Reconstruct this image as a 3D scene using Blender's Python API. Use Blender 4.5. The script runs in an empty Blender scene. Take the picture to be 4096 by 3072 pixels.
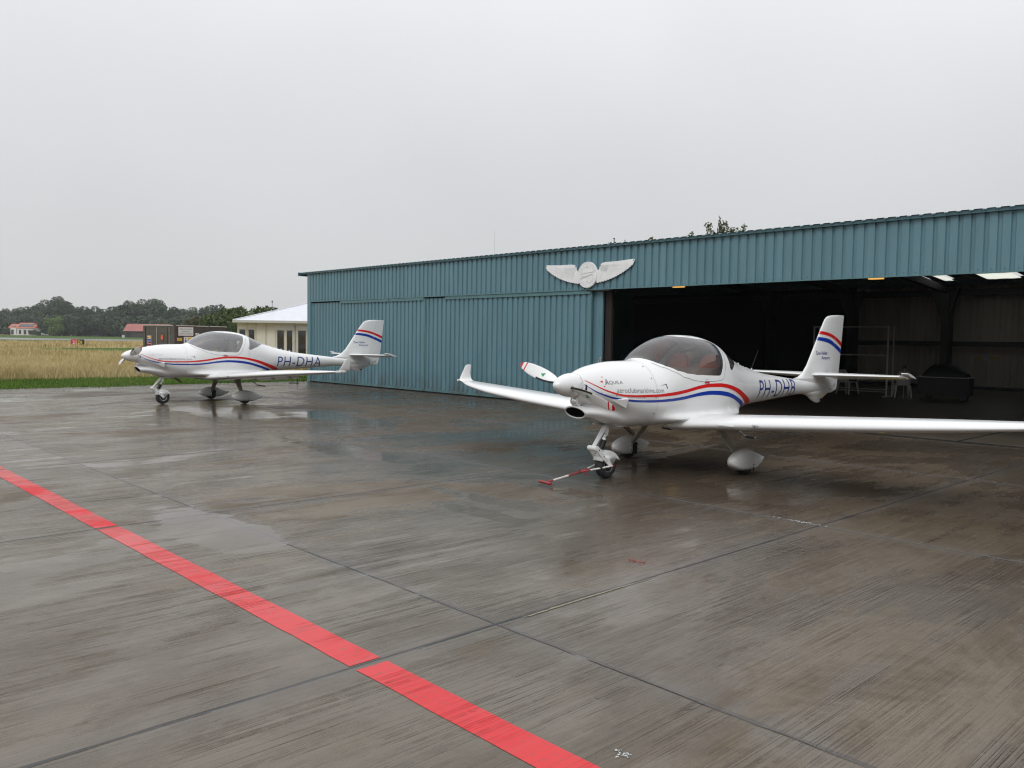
import bpy, bmesh, math, random
import numpy as np
from mathutils import Matrix, Vector
from mathutils.noise import noise as pnoise
random.seed(7); rng = np.random.default_rng(7)
SC = bpy.context.scene
COL = SC.collection
R = math.radians
PI = math.pi

# ---------------------------------------------------------------- camera
cam_d = bpy.data.cameras.new('camera'); cam = bpy.data.objects.new('camera', cam_d); COL.objects.link(cam)
cam_d.sensor_width = 36.0; cam_d.lens = 29.256; cam_d.clip_start = 0.05; cam_d.clip_end = 6000
def cam_matrix(pitch, roll, yaw, loc):
    cy, sy = math.cos(yaw), math.sin(yaw)
    f0 = Vector((sy, cy, 0)); r0 = Vector((cy, -sy, 0)); up = Vector((0, 0, 1))
    f = f0*math.cos(pitch)+up*math.sin(pitch); u0 = up*math.cos(pitch)-f0*math.sin(pitch)
    r = r0*math.cos(roll)+u0*math.sin(roll); u = u0*math.cos(roll)-r0*math.sin(roll)
    return Matrix(((r.x, u.x, -f.x, loc[0]), (r.y, u.y, -f.y, loc[1]), (r.z, u.z, -f.z, loc[2]), (0, 0, 0, 1)))
cam.matrix_world = cam_matrix(R(-3.1304), R(0.8197), R(-46.5673), (0, 0, 1.76))
SC.camera = cam

# ---------------------------------------------------------------- sky and sun (overcast, rain)
SUN_EL, SUN_AZ = 48.0, 150.0        # azimuth measured from +Y towards +X: behind the camera and to its left
w = bpy.data.worlds.new('World'); SC.world = w; w.use_nodes = True
nt = w.node_tree; nt.nodes.clear()
wo = nt.nodes.new('ShaderNodeOutputWorld'); bg = nt.nodes.new('ShaderNodeBackground')
sky = nt.nodes.new('ShaderNodeTexSky'); sky.sky_type = 'NISHITA'; sky.sun_disc = False
sky.sun_elevation = R(SUN_EL); sky.sun_rotation = R(SUN_AZ)
tc = nt.nodes.new('ShaderNodeTexCoord'); sp = nt.nodes.new('ShaderNodeSeparateXYZ')
ramp = nt.nodes.new('ShaderNodeValToRGB')
nz = nt.nodes.new('ShaderNodeTexNoise'); nz.inputs['Scale'].default_value = 2.2; nz.inputs['Detail'].default_value = 3
mulc = nt.nodes.new('ShaderNodeMixRGB'); mulc.blend_type = 'MULTIPLY'; mulc.inputs[0].default_value = 1
mp = nt.nodes.new('ShaderNodeMapRange'); mp.inputs[1].default_value = .3; mp.inputs[2].default_value = .7; mp.inputs[3].default_value = .95; mp.inputs[4].default_value = 1.05
mixs = nt.nodes.new('ShaderNodeMixRGB'); mixs.inputs[0].default_value = 0.94
mul = nt.nodes.new('ShaderNodeVectorMath'); mul.operation = 'SCALE'; mul.inputs['Scale'].default_value = 10.0
nt.links.new(tc.outputs['Generated'], sp.inputs[0]); nt.links.new(sp.outputs['Z'], ramp.inputs[0])
cr = ramp.color_ramp; cr.interpolation = 'EASE'
for pos, col in ((0.0, (.635, .64, .645)), (0.14, (.64, .65, .67)), (0.40, (.685, .70, .735)), (0.62, (.95, .98, 1.02)), (1.0, (1.50, 1.53, 1.58))):
    e = cr.elements[0] if pos == 0.0 else (cr.elements[1] if pos == 1.0 else cr.elements.new(pos))
    e.position = pos; e.color = (*col, 1)
nt.links.new(tc.outputs['Generated'], nz.inputs['Vector']); nt.links.new(nz.outputs['Fac'], mp.inputs[0])
nt.links.new(ramp.outputs[0], mulc.inputs[1]); nt.links.new(mp.outputs[0], mulc.inputs[2])
nt.links.new(mulc.outputs[0], mul.inputs[0])
nt.links.new(sky.outputs[0], mixs.inputs[1]); nt.links.new(mul.outputs[0], mixs.inputs[2])
nt.links.new(mixs.outputs[0], bg.inputs[0]); bg.inputs[1].default_value = 0.1
nt.links.new(bg.outputs[0], wo.inputs[0])
sun_d = bpy.data.lights.new('sun', 'SUN'); sun = bpy.data.objects.new('sun', sun_d); COL.objects.link(sun)
sun_d.energy = 0.9; sun_d.angle = R(25); sun_d.color = (1.0, .985, .96)
sd = Vector((math.sin(R(SUN_AZ))*math.cos(R(SUN_EL)), math.cos(R(SUN_AZ))*math.cos(R(SUN_EL)), math.sin(R(SUN_EL))))
sun.rotation_euler = sd.to_track_quat('Z', 'Y').to_euler()
SC.view_settings.view_transform = 'Standard'; SC.view_settings.look = 'None'
SC.view_settings.exposure = 0.0; SC.view_settings.gamma = 1.0; SC.view_settings.use_curve_mapping = False
SC.cycles.max_bounces = 8; SC.cycles.transparent_max_bounces = 12; SC.cycles.caustics_reflective = False; SC.cycles.caustics_refractive = False
SC.cycles.use_denoising = True; SC.cycles.denoiser = 'OPENIMAGEDENOISE'; SC.cycles.denoising_input_passes = 'RGB_ALBEDO_NORMAL'; SC.cycles.denoising_prefilter = 'ACCURATE'; SC.cycles.pixel_filter_type = 'BLACKMAN_HARRIS'; SC.cycles.filter_width = 1.15

# ---------------------------------------------------------------- node helpers and materials
def mat(name, col, rough=.5, metal=0.0, spec=.5, coat=0.0, noise=None, bump=None, trans=None):
    m = bpy.data.materials.new(name); m.use_nodes = True
    n = m.node_tree.nodes; l = m.node_tree.links; b = n['Principled BSDF']
    b.inputs['Base Color'].default_value = (*col, 1); b.inputs['Roughness'].default_value = rough
    b.inputs['Metallic'].default_value = metal; b.inputs['Specular IOR Level'].default_value = spec
    b.inputs['Coat Weight'].default_value = coat; b.inputs['Coat Roughness'].default_value = .06
    if noise:        # (scale, amount, detail[, vector scale])
        t = n.new('ShaderNodeTexCoord'); x = n.new('ShaderNodeTexNoise'); x.inputs['Scale'].default_value = noise[0]; x.inputs['Detail'].default_value = noise[2]
        mpn = n.new('ShaderNodeMapping'); mpn.inputs['Scale'].default_value = noise[3] if len(noise) > 3 else (1, 1, 1)
        l.new(t.outputs['Object'], mpn.inputs[0]); l.new(mpn.outputs[0], x.inputs['Vector'])
        r = n.new('ShaderNodeMapRange'); r.inputs[1].default_value = .3; r.inputs[2].default_value = .7; r.inputs[3].default_value = 1-noise[1]; r.inputs[4].default_value = 1+noise[1]
        mx = n.new('ShaderNodeMixRGB'); mx.blend_type = 'MULTIPLY'; mx.inputs[0].default_value = 1; mx.inputs[1].default_value = (*col, 1)
        l.new(x.outputs['Fac'], r.inputs[0]); l.new(r.outputs[0], mx.inputs[2]); l.new(mx.outputs[0], b.inputs['Base Color'])
        if bump:
            bp = n.new('ShaderNodeBump'); bp.inputs['Strength'].default_value = bump; bp.inputs['Distance'].default_value = .01
            l.new(x.outputs['Fac'], bp.inputs['Height']); l.new(bp.outputs[0], b.inputs['Normal'])
    return m
M = {}
M['white'] = mat('white_gelcoat', (.72, .72, .715), .22, spec=.5, coat=.35, noise=(1.3, .025, 3))
M['spat'] = mat('grey_white_gelcoat', (.70, .70, .69), .35, coat=.1, noise=(5, .05, 3))
M['red'] = mat('signal_red_vinyl', (.60, .012, .012), .3, coat=.2)
M['blue'] = mat('royal_blue_vinyl', (.004, .035, .30), .3, coat=.2)
M['navy'] = mat('navy_lettering', (.012, .035, .20), .35)
M['grey_text'] = mat('grey_lettering', (.17, .18, .21), .4)
M['pale_text'] = mat('pale_grey_lettering', (.55, .55, .56), .4)
M['line'] = mat('panel_gap', (.10, .10, .10), .7)
M['faint'] = mat('faint_seam', (.42, .42, .42), .6)
M['black'] = mat('black_plastic', (.012, .012, .013), .4)
M['rubber'] = mat('tyre_rubber', (.016, .016, .017), .62, noise=(30, .25, 2))
M['alloy'] = mat('alloy_metal', (.55, .55, .56), .35, metal=.85)
M['chrome'] = mat('polished_metal', (.7, .7, .7), .12, metal=1)
M['legpaint'] = mat('grey_beige_gear_leg', (.33, .31, .25), .35, coat=.3, noise=(6, .12, 3))
M['exhaust'] = mat('heat_stained_steel', (.16, .12, .09), .45, metal=.7, noise=(20, .3, 3))
M['dark'] = mat('dark_interior', (.27, .235, .21), .8)
M['panelgrey'] = mat('instrument_grey', (.05, .05, .055), .6)
M['leather'] = mat('brown_red_leather', (.46, .16, .10), .5, noise=(9, .12, 3))
M['leather_grey'] = mat('grey_beige_leather', (.42, .38, .33), .5, noise=(9, .12, 3))
M['green'] = mat('green_sticker', (.02, .25, .10), .5)
M['lens'] = mat('lamp_lens', (.75, .76, .78), .08, metal=.75)

def glass_mat(name, tint, alpha, refl):
    m = bpy.data.materials.new(name); m.use_nodes = True; n = m.node_tree.nodes; l = m.node_tree.links; n.clear()
    o = n.new('ShaderNodeOutputMaterial'); t = n.new('ShaderNodeBsdfTransparent'); t.inputs[0].default_value = (*tint, 1)
    d = n.new('ShaderNodeBsdfDiffuse'); d.inputs[0].default_value = (.55, .55, .57, 1)
    mx0 = n.new('ShaderNodeMixShader'); mx0.inputs[0].default_value = alpha
    g = n.new('ShaderNodeBsdfGlossy'); g.inputs['Roughness'].default_value = .03; g.inputs[0].default_value = (1, 1, 1, 1)
    f = n.new('ShaderNodeFresnel'); f.inputs[0].default_value = 1.5
    mm = n.new('ShaderNodeMath'); mm.operation = 'MULTIPLY_ADD'; mm.inputs[1].default_value = refl; mm.inputs[2].default_value = 0.0; mm.use_clamp = True
    mx = n.new('ShaderNodeMixShader')
    l.new(t.outputs[0], mx0.inputs[1]); l.new(d.outputs[0], mx0.inputs[2]); l.new(f.outputs[0], mm.inputs[0]); l.new(mm.outputs[0], mx.inputs[0])
    l.new(mx0.outputs[0], mx.inputs[1]); l.new(g.outputs[0], mx.inputs[2]); l.new(mx.outputs[0], o.inputs[0])
    return m
M['canopy'] = glass_mat('tinted_acrylic', (.84, .765, .715), .05, 1.0); M['canopy_clear'] = glass_mat('rain_beaded_acrylic', (.94, .94, .95), .17, 1.5)
M['pane'] = glass_mat('window_glass', (.35, .37, .38), .02, 1.6)

# ---------------------------------------------------------------- mesh helpers
MIRROR_Y = False          # the aircraft are drawn with y towards their own left wing, then mirrored into place
class MB:
    def __init__(s): s.v = []; s.f = []; s.m = []; s.mats = []
    def mi(s, m):
        if m not in s.mats: s.mats.append(m)
        return s.mats.index(m)
    def add(s, verts, faces, m):
        o = len(s.v); k = s.mi(m); s.v += [tuple(p) for p in verts]
        for f in faces: s.f.append([i+o for i in f]); s.m.append(k)
        return s
    def box(s, x0, x1, y0, y1, z0, z1, m, T=None):
        v = [(x, y, z) for z in (z0, z1) for y in (y0, y1) for x in (x0, x1)]
        if T is not None: v = [tuple(T @ Vector(p)) for p in v]
        return s.add(v, [(0, 2, 3, 1), (4, 5, 7, 6), (0, 1, 5, 4), (2, 6, 7, 3), (0, 4, 6, 2), (1, 3, 7, 5)], m)
    def loft(s, rings, m, cap=True, closed=True):
        n = len(rings[0]); v = [p for r in rings for p in r]; f = []
        for i in range(len(rings)-1):
            for j in range(n if closed else n-1):
                a = i*n+j; b = i*n+(j+1) % n; f.append((a, b, b+n, a+n))
        if cap and closed: f.append(tuple(range(n))[::-1]); f.append(tuple(range((len(rings)-1)*n, len(rings)*n)))
        return s.add(v, f, m)
    def tube(s, pts, r, m, n=8, cap=True):
        pts = [Vector(p) for p in pts]; rs = r if isinstance(r, (list, tuple)) else [r]*len(pts); rings = []
        for i, p in enumerate(pts):
            d = (pts[min(i+1, len(pts)-1)]-pts[max(i-1, 0)]).normalized()
            a = d.cross(Vector((0, 0, 1)) if abs(d.z) < .9 else Vector((1, 0, 0))).normalized(); b = d.cross(a)
            rings.append([tuple(p+(a*math.cos(2*PI*k/n)+b*math.sin(2*PI*k/n))*rs[i]) for k in range(n)])
        return s.loft(rings, m, cap)
    def lathe(s, prof, c, axis, m, n=20):       # prof: (along axis, radius)
        ax = Vector(axis).normalized(); a = ax.cross(Vector((0, 0, 1)) if abs(ax.z) < .9 else Vector((1, 0, 0))).normalized(); b = ax.cross(a)
        return s.loft([[tuple(Vector(c)+ax*t+(a*math.cos(2*PI*k/n)+b*math.sin(2*PI*k/n))*r) for k in range(n)] for t, r in prof], m)
    def prism(s, poly, y0, y1, m, ax='y'):      # poly in (x,z), extruded along y
        if ax == 'y': a = [(p[0], y0, p[1]) for p in poly]; b = [(p[0], y1, p[1]) for p in poly]
        elif ax == 'z': a = [(p[0], p[1], y0) for p in poly]; b = [(p[0], p[1], y1) for p in poly]
        else: a = [(y0, p[0], p[1]) for p in poly]; b = [(y1, p[0], p[1]) for p in poly]
        return s.loft([a, b], m)
    def build(s, name, parent=None, smooth=False, loc=None, rot=None, merge=0, bevel=0, fixn=True):
        if MIRROR_Y: s.v = [(x, -y, z) for x, y, z in s.v]; s.f = [f[::-1] for f in s.f]
        me = bpy.data.meshes.new(name); me.from_pydata(s.v, [], s.f)
        for m in s.mats: me.materials.append(m)
        me.polygons.foreach_set('material_index', s.m)
        if merge or fixn or bevel:
            bm = bmesh.new(); bm.from_mesh(me)
            if merge:
                bmesh.ops.remove_doubles(bm, verts=bm.verts, dist=merge); bmesh.ops.dissolve_degenerate(bm, edges=bm.edges, dist=merge*.5)
            if fixn: bmesh.ops.recalc_face_normals(bm, faces=bm.faces)
            if bevel: bmesh.ops.bevel(bm, geom=[e for e in bm.edges if len(e.link_faces) == 2 and e.calc_face_angle(0) > .5], offset=bevel, segments=2, affect='EDGES', clamp_overlap=True)
            bm.to_mesh(me); bm.free()
        if smooth:
            me.polygons.foreach_set('use_smooth', [True]*len(me.polygons))
            if smooth is not True: me.set_sharp_from_angle(angle=R(smooth))
        o = bpy.data.objects.new(name, me); COL.objects.link(o)
        if loc is not None: o.location = loc
        if rot is not None: o.rotation_euler = rot
        if parent: o.parent = parent
        return o
def tag(o, label, cat, group=None):
    o['label'] = label; o['category'] = cat
    if group: o['group'] = group
    return o
def struct(o): o['kind'] = 'structure'; return o
def empty(name, loc=(0, 0, 0), rz=0, label=None, cat=None, group=None):
    o = bpy.data.objects.new(name, None); COL.objects.link(o); o.location = loc; o.rotation_euler = (0, 0, rz); o.empty_display_size = .2
    if label: tag(o, label, cat, group)
    return o
def copy_tree(o, parent=None):
    c = o.copy(); COL.objects.link(c)
    if parent: c.parent = parent
    for ch in list(o.children): copy_tree(ch, c)
    return c
def text2d(txt, size=1.0, shear=0.0, offset=0.0, space=1.0, align='LEFT'):
    cu = bpy.data.curves.new('txt', 'FONT'); cu.body = txt; cu.size = size; cu.shear = shear; cu.offset = offset; cu.space_character = space; cu.align_x = align
    cu.resolution_u = 4; cu.fill_mode = 'FRONT'
    ob = bpy.data.objects.new('txt', cu); COL.objects.link(ob); bpy.context.view_layer.update()
    dg = bpy.context.evaluated_depsgraph_get(); me = bpy.data.meshes.new_from_object(ob.evaluated_get(dg))
    bpy.data.objects.remove(ob); bpy.data.curves.remove(cu)
    bm = bmesh.new(); bm.from_mesh(me); bpy.data.meshes.remove(me)
    return bm
def text_fit(txt, x0, x1, z0, z1, cut=0, **kw):
    """text scaled into the box; returns verts (u,v), faces. cut: number of horizontal cuts so it can bend"""
    bm = text2d(txt, **kw)
    xs = [v.co.x for v in bm.verts]; ys = [v.co.y for v in bm.verts]; ax, bx, ay, by = min(xs), max(xs), min(ys), max(ys)
    for v in bm.verts: v.co.x = x0+(v.co.x-ax)/(bx-ax)*(x1-x0); v.co.y = z0+(v.co.y-ay)/(by-ay)*(z1-z0); v.co.z = 0
    for k in range(cut):
        zc = z0+(z1-z0)*(k+1)/(cut+1)
        bmesh.ops.bisect_plane(bm, geom=bm.verts[:]+bm.edges[:]+bm.faces[:], plane_co=(0, zc, 0), plane_no=(0, 1, 0))
    bm.verts.ensure_lookup_table(); V = [(v.co.x, v.co.y) for v in bm.verts]; F = [[v.index for v in f.verts] for f in bm.faces]; bm.free()
    return V, F
def smoothstep(a, b, x): t = max(0., min(1., (x-a)/(b-a))); return t*t*(3-2*t)
def lerp(tab, x):
    if x <= tab[0][0]: return tab[0][1]
    for (a, p), (b, q) in zip(tab, tab[1:]):
        if x <= b: return p+(q-p)*(x-a)/(b-a) if b > a else q
    return tab[-1][1]
# ---------------------------------------------------------------- wet concrete
def wet_material(name, kind):
    m = bpy.data.materials.new(name); m.use_nodes = True; n = m.node_tree.nodes; l = m.node_tree.links; b = n['Principled BSDF']
    def N(t, **kw):
        x = n.new(t)
        for k, v in kw.items(): setattr(x, k, v)
        return x
    def math_(op, a, c=None, d=None, clamp=False):
        x = N('ShaderNodeMath', operation=op, use_clamp=clamp)
        for i, q in enumerate((a, c, d)):
            if q is None: continue
            if isinstance(q, (int, float)): x.inputs[i].default_value = q
            else: l.new(q, x.inputs[i])
        return x.outputs[0]
    def noise(vec, scale, detail, sc=(1, 1, 1), rough=.55, dist=0.0):
        mp_ = N('ShaderNodeMapping'); mp_.inputs['Scale'].default_value = sc; l.new(vec, mp_.inputs[0])
        x = N('ShaderNodeTexNoise'); x.inputs['Scale'].default_value = scale; x.inputs['Detail'].default_value = detail; x.inputs['Roughness'].default_value = rough; x.inputs['Distortion'].default_value = dist
        l.new(mp_.outputs[0], x.inputs['Vector']); return x.outputs['Fac']
    def rng_(v, a, c, o0=0., o1=1., smooth=True):
        x = N('ShaderNodeMapRange', interpolation_type='SMOOTHSTEP' if smooth else 'LINEAR')
        for i, q in enumerate((a, c, o0, o1)): x.inputs[i+1].default_value = q
        l.new(v, x.inputs[0]); return x.outputs[0]
    def mixc(f, a, c, blend='MIX'):
        x = N('ShaderNodeMixRGB', blend_type=blend)
        for i, q in enumerate((f, a, c)):
            if isinstance(q, (int, float)): x.inputs[i].default_value = q
            elif isinstance(q, tuple): x.inputs[i].default_value = (*q, 1)
            else: l.new(q, x.inputs[i])
        return x.outputs[0]
    P = N('ShaderNodeTexCoord').outputs['Object']; s = N('ShaderNodeSeparateXYZ'); l.new(P, s.inputs[0]); X, Y = s.outputs[0], s.outputs[1]
    wob = math_('MULTIPLY', math_('SUBTRACT', noise(P, 3.0, 4), .5), .03)
    fx = math_('DIVIDE', math_('SUBTRACT', X, -3.717), 4.185); fy = math_('DIVIDE', math_('SUBTRACT', Y, 3.42), 4.19)
    dx = math_('MULTIPLY', math_('ABSOLUTE', math_('SUBTRACT', math_('FRACT', math_('ADD', fx, .5)), .5)), 4.185)
    dy = math_('MULTIPLY', math_('ABSOLUTE', math_('SUBTRACT', math_('FRACT', math_('ADD', fy, .5)), .5)), 4.19)
    dj = math_('ADD', math_('MINIMUM', dx, dy), wob)
    joint_x = rng_(math_('ADD', dx, wob), .005, .019, 1., 0.); joint_y = rng_(math_('ADD', dy, wob), .006, .024, 1., 0.); joint = math_('MAXIMUM', joint_x, joint_y)
    jhalo = rng_(dj, .02, .22, 1., 0.)
    cx = N('ShaderNodeCombineXYZ'); l.new(math_('FLOOR', fx), cx.inputs[0]); l.new(math_('FLOOR', fy), cx.inputs[1])
    wn = N('ShaderNodeTexWhiteNoise', noise_dimensions='3D'); l.new(cx.outputs[0], wn.inputs[0])
    # brushed finish: fine grooves running from the hangar outwards (along y)
    off = N('ShaderNodeVectorMath', operation='MULTIPLY_ADD'); l.new(wn.outputs['Color'], off.inputs[0]); off.inputs[1].default_value = (9, 9, 0); l.new(P, off.inputs[2]); PO = off.outputs[0]
    st1 = noise(PO, 1.0, 4, (34, .55, 1), .66); st2 = noise(PO, 1.0, 3, (95, 1.5, 1), .6); st3 = noise(PO, 1.0, 3, (6.5, .30, 1), .6)
    ln1 = rng_(math_('ABSOLUTE', math_('SUBTRACT', noise(PO, 1.0, 2, (15, .13, 1), .5), .5)), .004, .028, 1., 0.); ln2 = rng_(math_('ABSOLUTE', math_('SUBTRACT', noise(PO, 1.0, 2, (27, .22, 1), .5), .47)), .004, .030, 1., 0.)
    lines = math_('MULTIPLY', math_('MAXIMUM', ln1, math_('MULTIPLY', ln2, .8)), math_('MULTIPLY', rng_(noise(PO, 2.2, 4, (1, .35, 1), .7), .42, .64, .06, 1.), rng_(noise(PO, 12, 2), .35, .5, .35, 1.)))
    grain = noise(P, 110, 4, (1, 1, 1), .75); speck = noise(P, 28, 2)
    stamp = rng_(noise(PO, .55, 3), .44, .62)              # where the grooves are deep
    lowp = noise(P, .36, 5, (1.0, .55, 1), .62, .6); midp = noise(PO, 1.6, 5, (1, .38, 1), .65)
    wet = math_('ADD', math_('MULTIPLY', lowp, .62), math_('ADD', math_('MULTIPLY', midp, .22), math_('MULTIPLY', st3, .16)))
    for bx, by, rx, ry in POOLS:                            # standing water seen in fixed places
        ex = math_('POWER', math_('DIVIDE', math_('SUBTRACT', X, bx), rx), 2.); ey = math_('POWER', math_('DIVIDE', math_('SUBTRACT', Y, by), ry), 2.)
        wet = math_('ADD', wet, rng_(math_('ADD', ex, ey), 0., 1.6, .15, 0.))
    film = rng_(wet, .452, .512); pud = math_('MULTIPLY', rng_(wet, .535, .58), rng_(st1, .28, .52, .45, 1.))
    damp = rng_(noise(P, .9, 7, (1, .5, 1), .72, .4), .42, .59)
    if kind == 'apron':
        c = mixc(damp, (.176, .148, .112), (.106, .082, .054))
        c = mixc(math_('MULTIPLY', wn.outputs[0], .35), c, (.115, .096, .082))
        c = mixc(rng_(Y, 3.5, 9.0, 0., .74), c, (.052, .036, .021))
        c = mixc(rng_(noise(P, 1.1, 7, (1, .5, 1), .72), .56, .68, 0., .42), c, (.085, .056, .030)); c = mixc(rng_(noise(P, 17, 5, (1, .6, 1), .75), .56, .70, 0., .24), c, (.24, .20, .15)); c = mixc(rng_(noise(P, 23, 5, (1, .5, 1), .75), .30, .43, .28, 0.), c, (.05, .038, .028))
        c = mixc(math_('MULTIPLY', film, .35), c, (.072, .060, .048))
        c = mixc(math_('MULTIPLY', lines, .36), c, (.034, .027, .020)); c = mixc(math_('MULTIPLY', rng_(st1, .55, .70, 0., .22), math_('MULTIPLY_ADD', stamp, .8, .2)), c, (.25, .21, .16)); c = mixc(math_('MULTIPLY', rng_(st1, .33, .46, .26, 0.), math_('MULTIPLY_ADD', stamp, .7, .3)), c, (.045, .034, .025))
        c = mixc(rng_(st2, .34, .47, .38, 0.), c, (.048, .038, .029))
        c = mixc(rng_(grain, .55, .72, 0., .42), c, (.26, .22, .17)); c = mixc(rng_(grain, .28, .44, .45, 0.), c, (.05, .04, .03)); c = mixc(rng_(speck, .72, .76, 0., .6), c, (.03, .026, .022))
        c = mixc(math_('MULTIPLY', jhalo, .20), c, (.12, .115, .115)); c = mixc(math_('MULTIPLY', joint_y, .65), c, (.080, .078, .080)); c = mixc(math_('MULTIPLY', joint_x, .85), c, (.030, .030, .034))
    else:
        c = mixc(rng_(st1, .30, .5, .30, 0.), (.57, .023, .027), (.36, .016, .018)); c = mixc(math_('MULTIPLY', lines, .45), c, (.13, .014, .013)); c = mixc(rng_(grain, .6, .8, 0., .18), c, (.34, .05, .05)); c = mixc(rng_(speck, .63, .70, 0., .65), c, (.13, .085, .07)); c = mixc(math_('MULTIPLY', rng_(st3, .56, .68, 0., .35), 1.), c, (.42, .05, .05))
    l.new(c, b.inputs['Base Color'])
    r1 = N('ShaderNodeMix'); l.new(film, r1.inputs[0]); l.new(math_('MULTIPLY_ADD', st3, .20, .32), r1.inputs[2]); r1.inputs[3].default_value = .10
    rough = N('ShaderNodeMix'); l.new(pud, rough.inputs[0]); l.new(r1.outputs[0], rough.inputs[2]); rough.inputs[3].default_value = .03
    l.new(rough.outputs[0], b.inputs['Roughness']); b.inputs['IOR'].default_value = 1.34
    l.new(math_('MULTIPLY_ADD', film, .36, .14), b.inputs['Specular IOR Level'])
    h = math_('ADD', math_('MULTIPLY', st1, math_('MULTIPLY_ADD', stamp, .8, .25)), math_('MULTIPLY_ADD', st2, .35, math_('MULTIPLY', grain, .18)))
    h = math_('SUBTRACT', math_('SUBTRACT', h, math_('MULTIPLY', lines, .9)), math_('MULTIPLY', joint, 1.4 if kind == 'apron' else 0.))
    bp = N('ShaderNodeBump'); bp.inputs['Distance'].default_value = .011
    l.new(math_('MULTIPLY_ADD', pud, -.50, .55), bp.inputs['Strength']); l.new(h, bp.inputs['Height']); l.new(bp.outputs[0], b.inputs['Normal'])
    return m
POOLS = [(-5.10, 8.45, .75, .35), (-6.42, 7.05, .5, .2), (-6.9, 6.0, .9, .16), (-6.3, 5.5, .6, .15), (-18.0, 8.2, 1.6, .8), (-15.5, 9.5, 1.5, .6), (-11.2, 6.9, 1.6, .4), (-7.4, 3.2, 1.2, .4)]
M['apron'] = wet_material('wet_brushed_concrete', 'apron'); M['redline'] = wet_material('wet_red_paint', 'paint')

def sheet(name, poly, z, m):
    return struct(MB().add([(x, y, z) for x, y in poly], [tuple(range(len(poly)))], m).build(name))
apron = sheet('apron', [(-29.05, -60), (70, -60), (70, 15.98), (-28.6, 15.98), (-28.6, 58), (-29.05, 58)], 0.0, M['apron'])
for x0, x1 in ((-28.9, -24.68), (-24.62, -20.5), (-20.43, -16.3), (-16.25, -12.13), (-12.08, -7.935), (-7.875, -3.738), (-3.672, .44), (.50, 12)):
    pts = []; k = 40
    for i in range(k+1):
        x = x0+(x1-x0)*i/k; pts.append((x, 2.375+.002*math.sin(x*7)+random.uniform(-.002, .002)))
    for i in range(k+1):
        x = x1+(x0-x1)*i/k; pts.append((x, 2.57+.002*math.sin(x*5)+random.uniform(-.002, .002)))
    sheet('red_guide_line', pts, .0022, M['redline'])
M['oldpaint'] = mat('old_white_paint', (.45, .45, .44), .5); M['oldred'] = mat('old_red_paint', (.24, .045, .03), .5); M['yellow'] = mat('yellow_marking', (.62, .43, .02), .4, noise=(8, .2, 3))
M['sandy'] = mat('sandy_deposit', (.20, .175, .115), .6, noise=(40, .3, 2))
def blot(name, cx, cy, rx, ry, m, z=.004, n=17):
    sheet(name, [(cx+rx*math.cos(2*PI*i/n)*random.uniform(.45, 1.1), cy+ry*math.sin(2*PI*i/n)*random.uniform(.45, 1.1)) for i in range(n)], z, m)
def splash(name, cx, cy, sx, sy, n, r, m):            # one stain made of many small flecks
    mb = MB()
    for i in range(n):
        x, y, q = random.gauss(cx, sx), random.gauss(cy, sy), r*random.uniform(.35, 1.2); mb.add([(x+q*math.cos(2*PI*k/8)*random.uniform(.5, 1.3), y+q*1.6*math.sin(2*PI*k/8)*random.uniform(.5, 1.3), .003) for k in range(8)], [tuple(range(8))], m)
    struct(mb.build(name))
splash('white_paint_mark', -2.16, 2.73, .018, .011, 26, .0055, M['oldpaint']); splash('white_paint_mark', -.72, 4.55, .02, .05, 16, .006, M['oldpaint']); splash('white_paint_mark', -3.92, 7.63, .11, .016, 60, .009, M['oldpaint'])
splash('red_paint_mark', -4.05, 5.23, .05, .02, 30, .009, M['oldred'])
_k = 24; sheet('sandy_strip', [(-3.688-.012*math.sin(PI*i/_k)-random.uniform(0, .012)*(1-i/_k), 3.62+1.35*i/_k) for i in range(_k+1)]+[(-3.686+random.uniform(0, .014)*(i/_k)*(1-.6*(1-i/_k)), 3.62+1.35*(1-i/_k)) for i in range(1, _k)], .004, M['sandy'])

# ---------------------------------------------------------------- field, verge, runway
def field_material():
    m = bpy.data.materials.new('dry_field'); m.use_nodes = True; n = m.node_tree.nodes; l = m.node_tree.links; b = n['Principled BSDF']
    t = n.new('ShaderNodeTexCoord'); a = n.new('ShaderNodeTexNoise'); a.inputs['Scale'].default_value = .12; a.inputs['Detail'].default_value = 8; a.inputs['Roughness'].default_value = .7
    r = n.new('ShaderNodeValToRGB'); r.color_ramp.elements[0].color = (.14, .13, .045, 1); r.color_ramp.elements[0].position = .32; r.color_ramp.elements[1].color = (.38, .29, .14, 1); r.color_ramp.elements[1].position = .55
    l.new(t.outputs['Object'], a.inputs['Vector']); l.new(a.outputs['Fac'], r.inputs[0]); l.new(r.outputs[0], b.inputs['Base Color']); b.inputs['Roughness'].default_value = 1; b.inputs['Specular IOR Level'].default_value = 0
    return m
M['field'] = field_material()
M['lawn'] = mat('short_green_grass', (.060, .105, .022), .95, spec=.05, noise=(.9, .35, 6))
M['runway'] = mat('wet_asphalt', (.06, .06, .062), .22, noise=(.4, .2, 4))
sheet('field_ground', [(-3000, -3000), (3000, -3000), (3000, 3000), (-3000, 3000)], -.03, M['field'])
sheet('verge', [(-33.9, -60), (-29.0, -60), (-29.0, 60), (-33.9, 60)], -.012, M['lawn'])
sheet('green_strip', [(-104, 26), (-82, 20), (-74, 24), (-76, 40), (-90, 52), (-104, 44)], -.018, M['lawn'])
sheet('far_green_strip', [(-212, 20), (-168, 20), (-163, 40), (-180, 62), (-205, 52)], -.018, M['lawn'])
sheet('runway', [(-330, -10), (-235, -25), (-206, 44), (-198, 55), (-165, 61), (-128, 76), (-135, 130), (-200, 102), (-238, 83), (-252, 67), (-270, 57)], -.010, M['runway'])
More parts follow.
